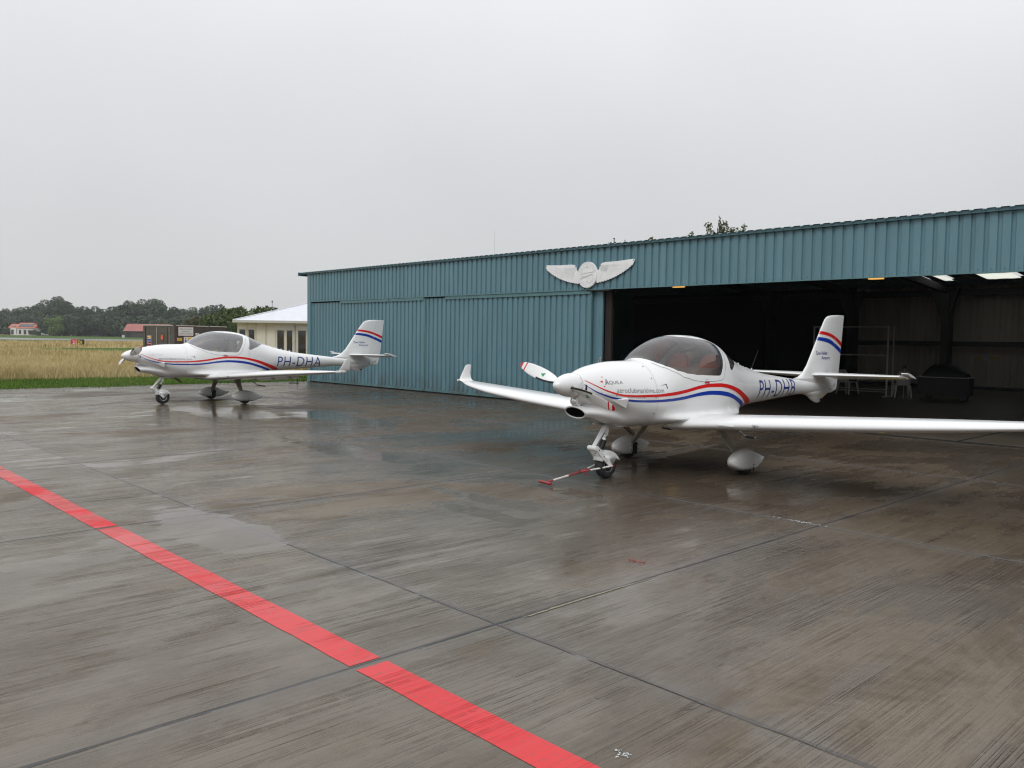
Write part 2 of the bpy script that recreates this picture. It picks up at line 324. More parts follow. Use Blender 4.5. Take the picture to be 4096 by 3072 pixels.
sheet('far_verge', [(-450, 60), (-272, 57), (-252, 67.5), (-238, 84), (-200, 103), (-200, 190), (-420, 190)], -.014, M['lawn'])

# blades of grass: one mesh of narrow upright blades, colour varied per blade
def grass_mat(name, cols):
    m = bpy.data.materials.new(name); m.use_nodes = True; n = m.node_tree.nodes; l = m.node_tree.links; b = n['Principled BSDF']
    g = n.new('ShaderNodeNewGeometry'); r = n.new('ShaderNodeValToRGB'); r.color_ramp.elements[0].color = (*cols[0], 1); r.color_ramp.elements[1].color = (*cols[-1], 1)
    for i, c in enumerate(cols[1:-1]): e = r.color_ramp.elements.new((i+1)/(len(cols)-1)); e.color = (*c, 1)
    t = n.new('ShaderNodeTexCoord'); a = n.new('ShaderNodeTexNoise'); a.inputs['Scale'].default_value = .16; a.inputs['Detail'].default_value = 7; a.inputs['Roughness'].default_value = .7
    mx = n.new('ShaderNodeMath'); mx.operation = 'MULTIPLY_ADD'; mx.inputs[1].default_value = .5
    ms = n.new('ShaderNodeMapRange'); ms.inputs[1].default_value = .35; ms.inputs[2].default_value = .65; ms.inputs[3].default_value = 0; ms.inputs[4].default_value = .5
    l.new(t.outputs['Object'], a.inputs['Vector']); l.new(a.outputs['Fac'], ms.inputs[0]); l.new(g.outputs['Random Per Island'], mx.inputs[0]); l.new(ms.outputs[0], mx.inputs[2])
    l.new(mx.outputs[0], r.inputs[0]); l.new(r.outputs[0], b.inputs['Base Color']); b.inputs['Roughness'].default_value = .85; b.inputs['Specular IOR Level'].default_value = .15
    return m
M['straw'] = grass_mat('dry_grass_blades', [(.19, .165, .065), (.37, .295, .135), (.49, .40, .21), (.58, .50, .30)])
M['blade'] = grass_mat('green_grass_blades', [(.035, .075, .012), (.07, .14, .02), (.12, .19, .035), (.16, .17, .05)])
def blades(name, pts, hgt, wid, m, label, lean=.35):
    n = len(pts); h = hgt*rng.uniform(.55, 1.15, n); a = rng.uniform(0, 2*PI, n); ln = np.abs(rng.normal(.15, lean, n))*h; la = rng.uniform(0, 2*PI, n)
    dx, dy = np.cos(a)*wid*.5, np.sin(a)*wid*.5; x, y = pts[:, 0], pts[:, 1]
    V = np.empty((n, 5, 3)); mx, my = ln*np.cos(la), ln*np.sin(la)
    V[:, 0] = np.c_[x-dx, y-dy, np.full(n, -.03)]; V[:, 1] = np.c_[x+dx, y+dy, np.full(n, -.03)]
    V[:, 2] = np.c_[x+dx*.8+mx*.35, y+dy*.8+my*.35, h*.6]; V[:, 3] = np.c_[x-dx*.8+mx*.35, y-dy*.8+my*.35, h*.6]; V[:, 4] = np.c_[x+mx, y+my, h]
    me = bpy.data.meshes.new(name); me.vertices.add(n*5); me.vertices.foreach_set('co', V.reshape(-1))
    base = (np.arange(n)*5)[:, None]; loops = np.hstack([base+np.array([[0, 1, 2, 3]]), base+np.array([[3, 2, 4]])]).reshape(-1)
    me.loops.add(n*7); me.loops.foreach_set('vertex_index', loops.astype(np.int32))
    me.polygons.add(n*2); st = (np.arange(n)*7)[:, None]+np.array([[0, 4]]); me.polygons.foreach_set('loop_start', st.reshape(-1).astype(np.int32))
    me.update(calc_edges=True); me.materials.append(m)
    o = bpy.data.objects.new(name, me); COL.objects.link(o); o['kind'] = 'stuff'; tag(o, label, 'grass'); return o
def scatter(x0, x1, dens, ylo=.12, yhi=.75, clump=0.0):
    n = int(abs(x1-x0)*abs((yhi-ylo)*(x0+x1)/2)*dens); x = rng.uniform(min(x0, x1), max(x0, x1), n); y = -x*rng.uniform(ylo, yhi, n)
    return np.c_[x, y]
def inpoly(p, poly):
    r = np.zeros(len(p), bool); j = len(poly)-1
    for i in range(len(poly)):
        xi, yi = poly[i]; xj, yj = poly[j]
        r ^= ((yi > p[:, 1]) != (yj > p[:, 1])) & (p[:, 0] < (xj-xi)*(p[:, 1]-yi)/(yj-yi+1e-9)+xi); j = i
    return r
STRIP = [(-104, 26), (-82, 20), (-74, 24), (-76, 40), (-90, 52), (-104, 44)]; STRIP2 = [(-212, 20), (-168, 20), (-163, 40), (-180, 62), (-205, 52)]
RUN = [(-330, -10), (-235, -25), (-206, 44), (-198, 55), (-165, 61), (-128, 76), (-135, 130), (-200, 102), (-252, 67)]
pts = np.vstack([scatter(-33.4, -40, 260), scatter(-40, -55, 85), scatter(-55, -80, 18), scatter(-80, -120, 5), scatter(-120, -172, 2.2)])
edge = rng.uniform(0, 1, len(pts)); d = -pts[:, 0]
keep = ~inpoly(pts, STRIP) & ~inpoly(pts, STRIP2) & ~inpoly(pts, RUN) & (edge < np.clip((d-33.2)/1.6, .12, 1))
pts = pts[keep]; near = -pts[:, 0] < 55; mid = (-pts[:, 0] >= 55) & (-pts[:, 0] < 90); far = -pts[:, 0] >= 90
blades('tall_dry_grass', pts[near], .44, .013, M['straw'], 'tall straw coloured dry grass covering the field beyond the mown verge', .7)
blades('tall_dry_grass', pts[mid], .44, .04, M['straw'], 'tall straw coloured dry grass farther out, in front of the green strip')
blades('tall_dry_grass', pts[far], .42, .11, M['straw'], 'band of dry straw grass close to the runway')
g = np.vstack([np.c_[rng.uniform(-34.8, -29.0, 52000), rng.uniform(2, 32, 52000)]]); g = g[rng.uniform(0, 1, len(g)) < np.clip((g[:, 0]+35.2)/1.6, 0, 1)]
blades('verge_grass', g, .085, .016, M['blade'], 'mown bright green grass verge along the edge of the apron', .5)
e_ = np.c_[rng.uniform(-29.12, -28.9, 5000), rng.uniform(2, 45, 5000)]
blades('edge_grass', e_, .06, .014, M['blade'], 'ragged grass growing over the concrete edge of the apron', .6)

# ---------------------------------------------------------------- hangar
HY = 16.19
def metal_mat(name, col, rough=.42):
    m = mat(name, col, rough, spec=.5, noise=(2.2, .07, 5, (1, 1, .25))); n = m.node_tree.nodes; l = m.node_tree.links; b = n['Principled BSDF']
    src = b.inputs['Base Color'].links[0].from_socket; t = n.new('ShaderNodeTexCoord'); sx = n.new('ShaderNodeSeparateXYZ'); l.new(t.outputs['Object'], sx.inputs[0])
    def nz_(scale, sc, a_, b_, o1):
        mp_ = n.new('ShaderNodeMapping'); mp_.inputs['Scale'].default_value = sc; l.new(t.outputs['Object'], mp_.inputs[0]); x = n.new('ShaderNodeTexNoise'); x.inputs['Scale'].default_value = scale; x.inputs['Detail'].default_value = 5; l.new(mp_.outputs[0], x.inputs['Vector'])
        r = n.new('ShaderNodeMapRange'); r.inputs[1].default_value = a_; r.inputs[2].default_value = b_; r.inputs[3].default_value = 0; r.inputs[4].default_value = o1; l.new(x.outputs['Fac'], r.inputs[0]); return r.outputs[0]
    z = n.new('ShaderNodeMapRange'); z.inputs[1].default_value = .05; z.inputs[2].default_value = .75; z.inputs[3].default_value = 1.; z.inputs[4].default_value = 0.; l.new(sx.outputs['Z'], z.inputs[0])
    k = n.new('ShaderNodeMath'); k.operation = 'MULTIPLY'; l.new(z.outputs[0], k.inputs[0]); l.new(nz_(3.0, (1, 1, .5), .35, .65, .75), k.inputs[1])
    for f, c_ in ((nz_(3.5, (1, 1, .10), .52, .70, .28), (col[0]*1.35+.02, col[1]*1.25+.02, col[2]*1.2+.02)), (nz_(9, (1, 1, .07), .60, .72, .35), (col[0]*.55, col[1]*.58, col[2]*.58)), (k.outputs[0], (.075, .085, .075))):
        mx = n.new('ShaderNodeMixRGB'); l.new(f, mx.inputs[0]); l.new(src, mx.inputs[1]); mx.inputs[2].default_value = (*c_, 1); src = mx.outputs[0]
    l.new(src, b.inputs['Base Color']); return m
M['teal'] = metal_mat('teal_painted_steel', (.106, .212, .252)); M['tealtrim'] = metal_mat('teal_trim', (.09, .195, .21)); M['tealdark'] = metal_mat('weathered_teal_edge', (.05, .12, .14))
M['roof'] = mat('teal_grey_roof_sheet', (.22, .34, .37), .4); M['inwall'] = mat('dusty_brown_inner_wall', (.30, .28, .25), .8, noise=(1.2, .18, 4, (1, 1, .2)))
M['steel'] = mat('dark_steel', (.022, .021, .021), .6); M['wood'] = mat('dark_brown_timber', (.016, .010, .007), .8); M['gap_shade'] = mat('black_gap_and_shade', (.004, .004, .004), .9)
M['hfloor'] = mat('damp_hangar_concrete', (.085, .068, .050), .45, noise=(1.1, .25, 6))
def corr(x0, x1, pitch=.2135, dep=.034, flat=.130, slope=.014):
    """trapezoid sheet profile: list of (x, depth)"""
    p = []; x = x0
    while x < x1-.001:
        for dx_, dd in ((0, 0), (flat, 0), (flat+slope, dep), (pitch-slope, dep)):
            if x+dx_ < x1: p.append((x+dx_, dd))
        x += pitch
    p.append((x1, 0)); return p
def corr_panel(mb, x0, x1, z0, z1, y, m, sgn=1, zs=None, **kw):
    pr = corr(x0, x1, **kw); zs = zs or [z0, z1]; n = len(pr)
    v = [(x, y+sgn*d_, z) for z in zs for x, d_ in pr]
    return mb.add(v, [(k*n+i, k*n+i+1, (k+1)*n+i+1, (k+1)*n+i) for k in range(len(zs)-1) for i in range(n-1)], m)
XL, XR, YB = -28.46, 8.0, 36.3
hangar = empty('hangar', (0, 0, 0), 0, 'long low teal corrugated metal hangar with its right half standing open', 'hangar')
fa = corr_panel(MB(), XL, XR, 3.05, 4.11, HY, M['teal'])
for i in range(int((XR-XL)/.2135)):                                   # fixing screws along the lower edge
    x = XL+.2135*i+.064; fa.lathe([(0, .010), (.006, .010), (.009, .004)], (x, HY-.001, 3.10), (0, -1, 0), M['tealdark'], 6)
fascia = fa.build('fascia', hangar, fixn=False)
MB().box(XL, XR, HY-.004, HY+.05, 3.03, 3.052, M['tealtrim']).build('fascia_sill', hangar)
MB().box(XL-.03, XL+.20, HY-.012, HY+.05, .02, 4.10, M['teal']).build('corner_flashing', hangar)
# roof sheet, front slope rises to a ridge, back slope leaves two rows of translucent sheets
rf = MB(); pr = corr(-28.9, XR+.3, flat=.13, slope=.02, dep=.03); n_ = len(pr)
def rz(y): return 4.155+(min(y, 2*26.2-y)-16.05)*.0857
def roof_piece(mb, x0, x1, y0, y1, m):
    q = [(x, d_) for x, d_ in pr if x0 <= x <= x1]; n = len(q)
    mb.add([(x, y, rz(y)-d_) for y in (y0, y1) for x, d_ in q], [(i, i+1, n+i+1, n+i) for i in range(n-1)], m)
roof_piece(rf, -29, 9, 16.10, 26.2, M['roof']); roof_piece(rf, -29, 9, 26.2, 33.2, M['roof']); roof_piece(rf, -29, 9, 34.5, 36.6, M['roof'])
SKY_L = [(-13.1, -12.62), (-12.1, -11.75), (-10.6, -9.45), (-7.2, -6.0), (-4.2, -3.0), (-1.0, .2)]
xs_ = [-29]+[q for p in SKY_L for q in p]+[9]
for a_, b_ in zip(xs_[0::2], xs_[1::2]): roof_piece(rf, a_, b_, 33.2, 34.5, M['roof'])
rf.build('roof', hangar, fixn=False)
m = bpy.data.materials.new('translucent_sheet'); m.use_nodes = True; n_t = m.node_tree.nodes; n_t.clear(); o_ = n_t.new('ShaderNodeOutputMaterial'); t_ = n_t.new('ShaderNodeBsdfTranslucent'); t_.inputs[0].default_value = (.62, .63, .55, 1); m.node_tree.links.new(t_.outputs[0], o_.inputs[0]); M['sheet'] = m
for a_, b_ in SKY_L:
    s_ = MB(); k_ = 4; s_.add([(a_+(b_-a_)*i/k_, y, rz(y)-.07-(.012 if i % 2 else 0)) for y in (33.15, 34.55) for i in range(k_+1)], [(i, i+1, k_+i+2, k_+i+1) for i in range(k_)], M['sheet']); s_.build('skylight', hangar, fixn=False)
ev = MB(); ev.box(-28.9, XR+.3, 16.125, 16.17, 4.09, 4.15, M['tealdark']); ev.build('eave_trim', hangar)
MB().box(-28.93, -28.86, 16.02, 36.6, 4.03, 4.16, M['tealdark']).build('verge_trim', hangar)
# walls
corr_panel(MB(), XL, XR, 0, 4.15, YB, M['inwall'], zs=[0, 1.70]).build('back_wall', hangar, fixn=False)
corr_panel(MB(), XL, XR, 0, 4.15, YB-.02, M['inwall'], zs=[1.90, 4.3]).build('back_wall', hangar, fixn=False)
MB().box(XL, XR, YB-.22, YB+.02, 1.70, 1.90, M['steel']).build('wall_rail', hangar)
MB().prism([(HY+.05, 0), (YB, 0), (YB, rz(YB)-.04), (26.2, rz(26.2)-.04), (HY+.05, rz(HY)-.04)], XL-.01, XL+.04, M['teal'], 'x').build('end_wall', hangar)
MB().prism([(HY+.05, 0), (YB, 0), (YB, rz(YB)-.04), (26.2, rz(26.2)-.04), (HY+.05, rz(HY)-.04)], XR-.04, XR+.01, M['teal'], 'x').build('end_wall', hangar)
MB().box(XL+.05, -16.2, YB-.35, YB-.30, 0, 4.2, M['gap_shade']).build('shade_sheet', hangar)  # black sheet added to darken the dim left part of the back wall
MB().box(XL, XR, YB-.30, YB-.02, .0, .12, M['steel']).build('plinth', hangar)
MB().box(XL, XR, 16.26, 16.32, 3.056, 3.9, M['steel']).build('door_header', hangar)
MB().box(XL, XR, YB-.5, YB-.24, 3.72, 3.98, M['steel']).build('eave_beam', hangar)
for x in (-20.0, -16.15, -12.32, -6.6, -.9):                                  # portal columns with haunch
    c_ = MB(); c_.box(x-.13, x+.13, 35.3, 35.9, 0, 4.0, M['steel']); c_.prism([(x-.13, 2.6), (x-.13, 4.0), (x-.62, 4.0), (x-.5, 3.6)], 35.45, 35.75, M['steel']); c_.prism([(x+.13, 2.9), (x+.13, 4.0), (x+.45, 4.0)], 35.45, 35.75, M['steel']); c_.build('column', hangar)
    r_ = MB(); r_.loft([[(x-.1, y, z0) for y, z0 in ((16.6, 3.75), (26.2, 4.6), (35.3, 3.8), (35.3, 4.05), (26.2, 4.9), (16.6, 4.02))], [(x+.1, y, z0) for y, z0 in ((16.6, 3.75), (26.2, 4.6), (35.3, 3.8), (35.3, 4.05), (26.2, 4.9), (16.6, 4.02))]], M['steel']); r_.build('rafter', hangar)
for y in (18.5, 21, 23.5, 28.8, 31.2): MB().box(XL, XR, y-.04, y+.04, rz(y)-.26, rz(y)-.10, M['steel']).build('purlin', hangar)
MB().box(-13.90, -13.70, 16.42, 16.50, 0, 3.05, M['wood']).build('door_post', hangar)
# sliding doors
def door(x0, x1, y, trims, gaps):
    d_ = corr_panel(MB(), x0, x1, .115, 2.985, y, M['teal'])
    for i in range(int((x1-x0)/.2135)):
        d_.lathe([(0, .007), (.006, .006)], (x0+.2135*i+.064, y, 1.42), (0, -1, 0), M['tealdark'], 5)
        d_.box(x0+.2135*i+.005, x0+.2135*i+.125, y-.022, y+.004, .128, .15, M['teal'])
    o = d_.build('sliding_door', hangar, fixn=False)
    t_ = MB()
    for a_, b_ in trims: t_.box(a_, b_, y-.035, y+.03, 2.935, 3.028, M['tealtrim'])
    t_.build('top_trim', o); b_ = MB(); x = x0
    while x < x1-.1: e = min(x1, x+random.choice((1.05, 1.28, 1.5))); b_.box(x+.004, e-.004, y-.03, y+.03, .045, .125, M['tealtrim']); x = e
    b_.build('bottom_rail', o); MB().box(x0, x0+.03, y-.02, y+.045, .045, 2.99, M['tealtrim']).build('door_edge', o); MB().box(x1-.05, x1, y-.012, y+.05, .045, 2.99, M['tealtrim']).build('door_edge', o)
    return o
door(-28.25, -21.215, 16.235, ((-26.2, -23.19), (-23.15, -21.26)), None)
door(-21.185, -14.22, 16.245, ((-20.18, -14.24),), None)
MB().box(-21.0, -13.93, 16.345, 16.40, .05, 3.0, M['teal']).build('inner_sliding_door', hangar)
MB().box(-28.3, -14.26, 16.30, 16.335, 0, 3.05, M['gap_shade']).build('door_backing', hangar)
MB().box(-14.35, -13.6, 16.20, 16.5, 3.0, 3.05, M['steel']).build('door_track', hangar)
lk = MB(); lk.box(-13.97, -13.92, 16.32, 16.36, 1.02, 1.32, M['alloy']); lk.tube([(-13.95, 16.30, 1.1), (-13.98, 16.26, 1.2), (-13.95, 16.30, 1.3)], .012, M['alloy']); lk.build('door_handle', hangar)
struct(MB().box(XL, XR, 16.02, YB, -.05, .006, M['hfloor']).build('hangar_floor'))
for y in (16.06, 16.20): struct(MB().box(-28.2, XR, y, y+.045, .006, .014, M['gap_shade']).build('door_rail_groove'))
for x in (-5.36, -9.7, -1.2): struct(MB().box(x-.02, x+.02, 16.3, 19.3, .006, .012, M['gap_shade']).build('floor_joint'))
sheet('yellow_marking', [(-7.18, 16.86), (-6.85, 17.3), (-6.62, 17.0), (-6.80, 16.44), (-6.95, 16.42)], .011, M['yellow'])
# lamps under the roof (lit)
m = bpy.data.materials.new('warm_lamp_glow'); m.use_nodes = True; b_ = m.node_tree.nodes['Principled BSDF']; b_.inputs['Emission Color'].default_value = (1, .52, .12, 1); b_.inputs['Emission Strength'].default_value = 1.0; b_.inputs['Base Color'].default_value = (.8, .5, .2, 1); M['glow'] = m
for x0, x1, lb in ((-17.30, -16.80, 'warm lit lamp under the hangar roof nearer the winged emblem'), (-10.50, -10.02, 'warm lit lamp under the hangar roof above the aircraft tail')):
    h_ = empty('hangar_lamp', ((x0+x1)/2, 24, 3.655), 0, lb, 'lamp', 'lamps hanging in the hangar'); wd = (x1-x0)/2
    MB().box(-wd, wd, -.14, .14, .03, .09, M['steel']).build('housing', h_, bevel=.01); MB().box(-wd+.04, wd-.04, -.07, .07, -.055, .028, M['glow']).build('tube_light', h_)
    MB().tube([(-wd*.6, 0, .09), (-wd*.6, 0, .75)], .008, M['steel'], 5).build('hanger', h_); MB().tube([(wd*.6, 0, .09), (wd*.6, 0, .75)], .008, M['steel'], 5).build('hanger', h_)

# ---------------------------------------------------------------- winged emblem on the fascia
em = empty('winged_emblem', (-14.285, HY-.02, 3.415), 0, 'white winged round club emblem mounted on the teal fascia', 'emblem')
M['emblem'] = mat('white_cast_plastic', (.84, .84, .84), .5, noise=(6, .05, 3)); M['emline'] = mat('emblem_relief_shade', (.68, .68, .69), .6)
def wing_outline():
    up = [(.30, .10), (.385, .125), (.405, .20), (.43, .255), (.50, .285), (.575, .295), (1.0, .30), (1.47, .325), (1.505, .305), (1.50, .27)]
    lo = []; k = 15; A_, B_ = (1.47, .22), (.30, -.20); ctrl = (1.0, -.12)
    for i in range(k):
        for j in range(4):
            t = (i+j/4)/k; x = (1-t)**2*A_[0]+2*t*(1-t)*ctrl[0]+t*t*B_[0]; z = (1-t)**2*A_[1]+2*t*(1-t)*ctrl[1]+t*t*B_[1]
            lo.append((x, z-.024*math.sin(PI*j/4)))
    return up+lo+[(.30, -.20)]
for sgn in (1, -1):
    po = [(sgn*x, z) for x, z in wing_outline()]; wg = MB(); wg.prism(po, -.03, .0, M['emblem'])
    for i in range(15):
        t = (i+.5)/15; ex = (1-t)**2*1.44+2*t*(1-t)*1.0+t*t*.33; ez = (1-t)**2*.23+2*t*(1-t)*-.10+t*t*-.17; sx, sz = .42+.06*t, .2-.2*t
        wg.tube([(sgn*sx, -.031, sz), (sgn*(sx*.5+ex*.5), -.032, sz*.5+ez*.5+.03*(1-t)), (sgn*ex*.99, -.0305, ez)], .0022, M['emline'], 4)
    for i in range(8): t = i/8; wg.tube([(sgn*(.45+.3*t), -.032, .24-.02*t), (sgn*(.42+.2*t), -.032, .10-.05*t)], .004, M['emline'], 4)
    for bx, bz in ((1.475, .295), (.425, .225), (1.05, -.04)): wg.lathe([(0, .014), (.006, .012)], (sgn*bx, -.03, bz), (0, -1, 0), M['steel'], 7)
    wg.build('wing', em)
md = MB(); md.lathe([(-.0, .335), (.045, .335), (.05, .325)], (0, 0, 0), (0, -1, 0), M['emblem'], 48)
for r_, t_ in ((.322, .005), (.205, .004)):
    md.tube([(r_*math.cos(a*2*PI/48), -.051, r_*math.sin(a*2*PI/48)) for a in range(49)], t_, M['emline'], 4)
for bx, bz in ((0, .185), (0, -.165)): md.lathe([(0, .011), (.006, .009)], (bx, -.05, bz), (0, -1, 0), M['steel'], 7)
def arc_text(mb, txt, r0, a0, a1, hgt, m, top=True, y=-.053):
    n = len(txt)
    for i, ch in enumerate(txt):
        t = i/(n-1); a = a0+(a1-a0)*t; V, F = text_fit(ch, -hgt*.36*(.4 if ch == 'I' else 1), hgt*.36*(.4 if ch == 'I' else 1), -hgt/2, hgt/2)
        ca, sa = math.cos(a), math.sin(a); rot = a-PI/2 if top else a+PI/2
        mb.add([(r0*ca+u*math.cos(rot)-v*math.sin(rot), y, r0*sa+u*math.sin(rot)+v*math.cos(rot)) for u, v in V], F, m)
arc_text(md, 'AEROCLUB', .262, R(160), R(20), .075, M['emline']); arc_text(md, 'MARITIME', .262, R(205), R(335), .075, M['emline'], False)
for z0, z1, x0, x1 in ((.045, .062, -.24, .22), (-.02, -.005, -.2, .2)): md.loft([[(x0, -.053, z0-.02), (x1, -.053, z0+.02), (x1, -.053, z1+.02), (x0, -.053, z1-.02)], [(x0, -.058, z0-.02), (x1, -.058, z0+.02), (x1, -.058, z1+.02), (x0, -.058, z1-.02)]], M['emline'])
md.loft([[(-.22, -.053, -.095), (.16, -.053, .0), (.16, -.053, .035), (-.22, -.053, -.08)], [(-.22, -.06, -.095), (.16, -.06, .0), (.16, -.06, .035), (-.22, -.06, -.08)]], M['emline'])
for a_, b_ in (((-.15, .04), (-.12, -.02)), ((.12, .06), (.14, .01)), ((.0, .05), (.02, -.0)), ((.1, -.03), (.13, -.08)), ((.0, -.04), (.05, -.09))): md.tube([(a_[0], -.055, a_[1]), (b_[0], -.055, b_[1])], .005, M['emline'], 4)
md.build('medallion', em)
# ---------------------------------------------------------------- light aircraft: fuselage sections
# x (aft of the main wheels), top z, bottom z, half width, z of greatest width, exponents
ST=[(-2.33,1.352,1.045,.158,1.205,2.0,2.0),
(-2.25,1.385,1.01,.215,1.16,2.0,2.0),
(-2.10,1.430,.96,.285,1.12,2.0,2.1),
(-1.95,1.457,.90,.338,1.08,1.95,2.1),
(-1.78,1.480,.82,.388,1.05,1.92,2.15),
(-1.60,1.491,.72,.425,1.03,1.92,2.2),
(-1.40,1.495,.662,.455,1.01,1.92,2.3),
(-1.22,1.500,.648,.480,1.01,1.9,2.4),
(-1.13,1.518,.643,.492,1.02,1.9,2.4),
(-1.05,1.552,.64,.503,1.04,1.92,2.4),
(-.946,1.631,.635,.518,1.06,2.0,2.4),
(-.81,1.712,.628,.537,1.09,2.1,2.4),
(-.676,1.766,.622,.553,1.11,2.15,2.4),
(-.54,1.806,.616,.567,1.12,2.2,2.4),
(-.40,1.830,.612,.578,1.13,2.25,2.4),
(-.25,1.841,.61,.586,1.13,2.25,2.4),
(-.04,1.838,.61,.588,1.13,2.25,2.4),
(.10,1.827,.612,.581,1.12,2.25,2.4),
(.24,1.806,.617,.568,1.12,2.2,2.35),
(.386,1.772,.624,.548,1.11,2.15,2.3),
(.53,1.718,.635,.520,1.10,2.1,2.3),
(.68,1.653,.65,.488,1.09,2.05,2.3),
(.83,1.586,.675,.454,1.08,2.0,2.3),
(.98,1.522,.705,.420,1.07,2.0,2.2),
(1.13,1.476,.735,.388,1.065,2.0,2.2),
(1.43,1.395,.785,.328,1.06,2.0,2.15),
(1.75,1.328,.81,.275,1.055,2.0,2.1),
(2.07,1.273,.825,.235,1.045,2.0,2.1),
(2.43,1.231,.847,.195,1.04,2.0,2.1),
(2.74,1.198,.864,.165,1.035,2.0,2.1),
(3.04,1.166,.879,.138,1.03,2.0,2.1),
(3.3,1.140,.889,.118,1.02,2.0,2.1),
(3.7,1.115,.88,.095,1.01,2.0,2.1),
(4.1,1.085,.875,.07,.99,2.0,2.0),
(4.45,1.04,.885,.03,.97,2.0,2.0)]
# chin scoop: x, top, bottom, half width
SC=[(-2.33,.948,.797,.165),(-2.2,.95,.785,.185),(-2.0,.95,.752,.22),(-1.8,.94,.703,.26),(-1.6,.92,.664,.30),(-1.4,.90,.648,.32),(-1.2,.88,.645,.33)]
def pch(tab,x,k):
    n=len(tab)
    if x<=tab[0][0]: return tab[0][k]
    if x>=tab[-1][0]: return tab[-1][k]
    lo,hi=0,n-1
    while hi-lo>1:
        m=(lo+hi)//2
        if tab[m][0]<=x: lo=m
        else: hi=m
    def d(i): return (tab[i+1][k]-tab[i][k])/(tab[i+1][0]-tab[i][0])
    def sl(i):
        if i==0: return d(0)
        if i==n-1: return d(n-2)
        a,b=d(i-1),d(i)
        if a*b<=0: return 0.
        h0=tab[i][0]-tab[i-1][0];h1=tab[i+1][0]-tab[i][0];w1=2*h1+h0;w2=h1+2*h0
        return (w1+w2)/(w1/a+w2/b)
    x0,x1=tab[lo][0],tab[hi][0];h=x1-x0;t=(x-x0)/h
    return (tab[lo][k]*(1+2*t)*(1-t)**2+sl(lo)*h*t*(1-t)**2+tab[hi][k]*t*t*(3-2*t)+sl(hi)*h*t*t*(t-1))
def secz(x,z):
    zt,zb,w,zc,nt,nb=[pch(ST,x,k) for k in range(1,7)]
    u=(z-zc)/(zt-zc) if z>=zc else (zc-z)/(zc-zb)
    n=nt if z>=zc else nb
    y1=w*max(0.,1-min(1.,u)**n)**(1/n)
    if -1.4<x<1.1 and z<.95: y1+=.20*smoothstep(-1.4,-.80,x)*smoothstep(1.08,.6,x)*math.exp(-((z-.715)/.085)**2)*(1-min(1.,u)**8)   # fillet into the wing root
    if x<-1.2:
        st,sb,ws=[pch(SC,x,k) for k in range(1,4)]
        c,h=(st+sb)/2,(st-sb)/2
        v=abs(z-c)/h
        y2=ws*math.sqrt(max(0.,1-v*v))
        k=.10*min(1.,max(0.,(-1.2-x)/.3)); 
        if k>1e-6:
            m=max(y1,y2); e=min(k,m*1.2); dd=max(e-abs(y1-y2),0)/max(e,1e-6); y1=m+dd*dd*e*.25
    return y1
def zlim(x):
    zt=pch(ST,x,1);zb=pch(ST,x,2)
    if x<-1.2: 
        f=min(1.,(-1.2-x)/.15); zb=min(zb,pch(SC,x,2)*f+zb*(1-f))
    return zb,zt
def sec(x,ph):
    zb,zt=zlim(x);zc=pch(ST,x,4); s=math.sin(ph); z=zc+s*((zt-zc) if s>=0 else (zc-zb))
    return (0. if abs(ph)>PI/2-1e-6 else secz(x,z)),z
F_FR = [(-1.15, 90), (-1.12, 76), (-1.09, 62), (-1.04, 48.5), (-.93, 32.5), (-.776, 18.5), (-.59, 11.3), (-.39, 8), (-.16, 8), (.025, 9), (.10, 12), (.189, 24), (.25, 34), (.295, 44), (.34, 56)]
F_LO = [(-1.10, 90), (-1.09, 80), (-1.07, 68), (-1.036, 56), (-.97, 42), (-.85, 28.5), (-.70, 20.5), (-.505, 16), (-.30, 14.3), (-.05, 13.6), (.0, 13.9), (.025, 15), (.045, 16.8), (.07, 19.2), (.125, 25.5), (.178, 33.5), (.225, 43), (.262, 54), (.278, 60), (.34, 57)]
F_HI = [(-.45, 90), (-.40, 79), (-.30, 73.5), (-.10, 69), (.10, 66.2), (.20, 64.7), (.262, 62.6), (.278, 60), (.34, 57)]
R_LO = [(.345, 50), (.36, 25), (.39, 22.5), (.43, 23.5), (.51, 28), (.68, 39), (.80, 52), (.93, 68), (1.0, 84)]
R_HI = [(.345, 50), (.36, 25.5), (.385, 31), (.42, 44), (.475, 64), (.52, 78), (.56, 85), (.65, 86), (1.0, 84.5)]
def bands(x):
    if x <= -1.15: return 90, 90, 90
    if x <= .34: return lerp(F_FR, x), max(lerp(F_LO, x), lerp(F_FR, x)), (90 if x < -.45 else lerp(F_HI, x))
    if x <= 1.0: a = lerp(R_LO, x); return a, a, max(a, lerp(R_HI, x))
    return 84, 84, 84
def shear(x, z):            # the chin intake lip leans back towards its lower edge
    if x > -1.95 or z > .99: return 0.
    return smoothstep(.99, .95, z)*((.945-z)*.62-.012)*smoothstep(-1.95, -2.33, x)
def fpt(x, ph): y, z = sec(x, R(ph)); return (x+shear(x, z), y, z)
def surf(x, z, off=0.0):
    y = secz(x, z); e = .004
    dy_x = (secz(x+e, z)-secz(x-e, z))/(2*e); dy_z = (secz(x, z+e)-secz(x, z-e))/(2*e); n = Vector((-dy_x, 1, -dy_z)).normalized()
    return (x+n.x*off, y+n.y*off, z+n.z*off)
def surfp(x, ph, off=0.0):
    y, z = sec(x, R(ph)); a = Vector(fpt(x, ph)); e = 1.2
    t1 = Vector(fpt(x, min(ph+e, 89.9)))-Vector(fpt(x, ph-e)); t2 = Vector(fpt(x+.01, ph))-Vector(fpt(x-.01, ph)); n = t2.cross(t1)
    if n.length < 1e-9: n = Vector((0, 0, 1))
    n.normalize(); n = -n if n.y < 0 or (abs(n.y) < .02 and n.z < 0) else n
    return tuple(a+n*off)
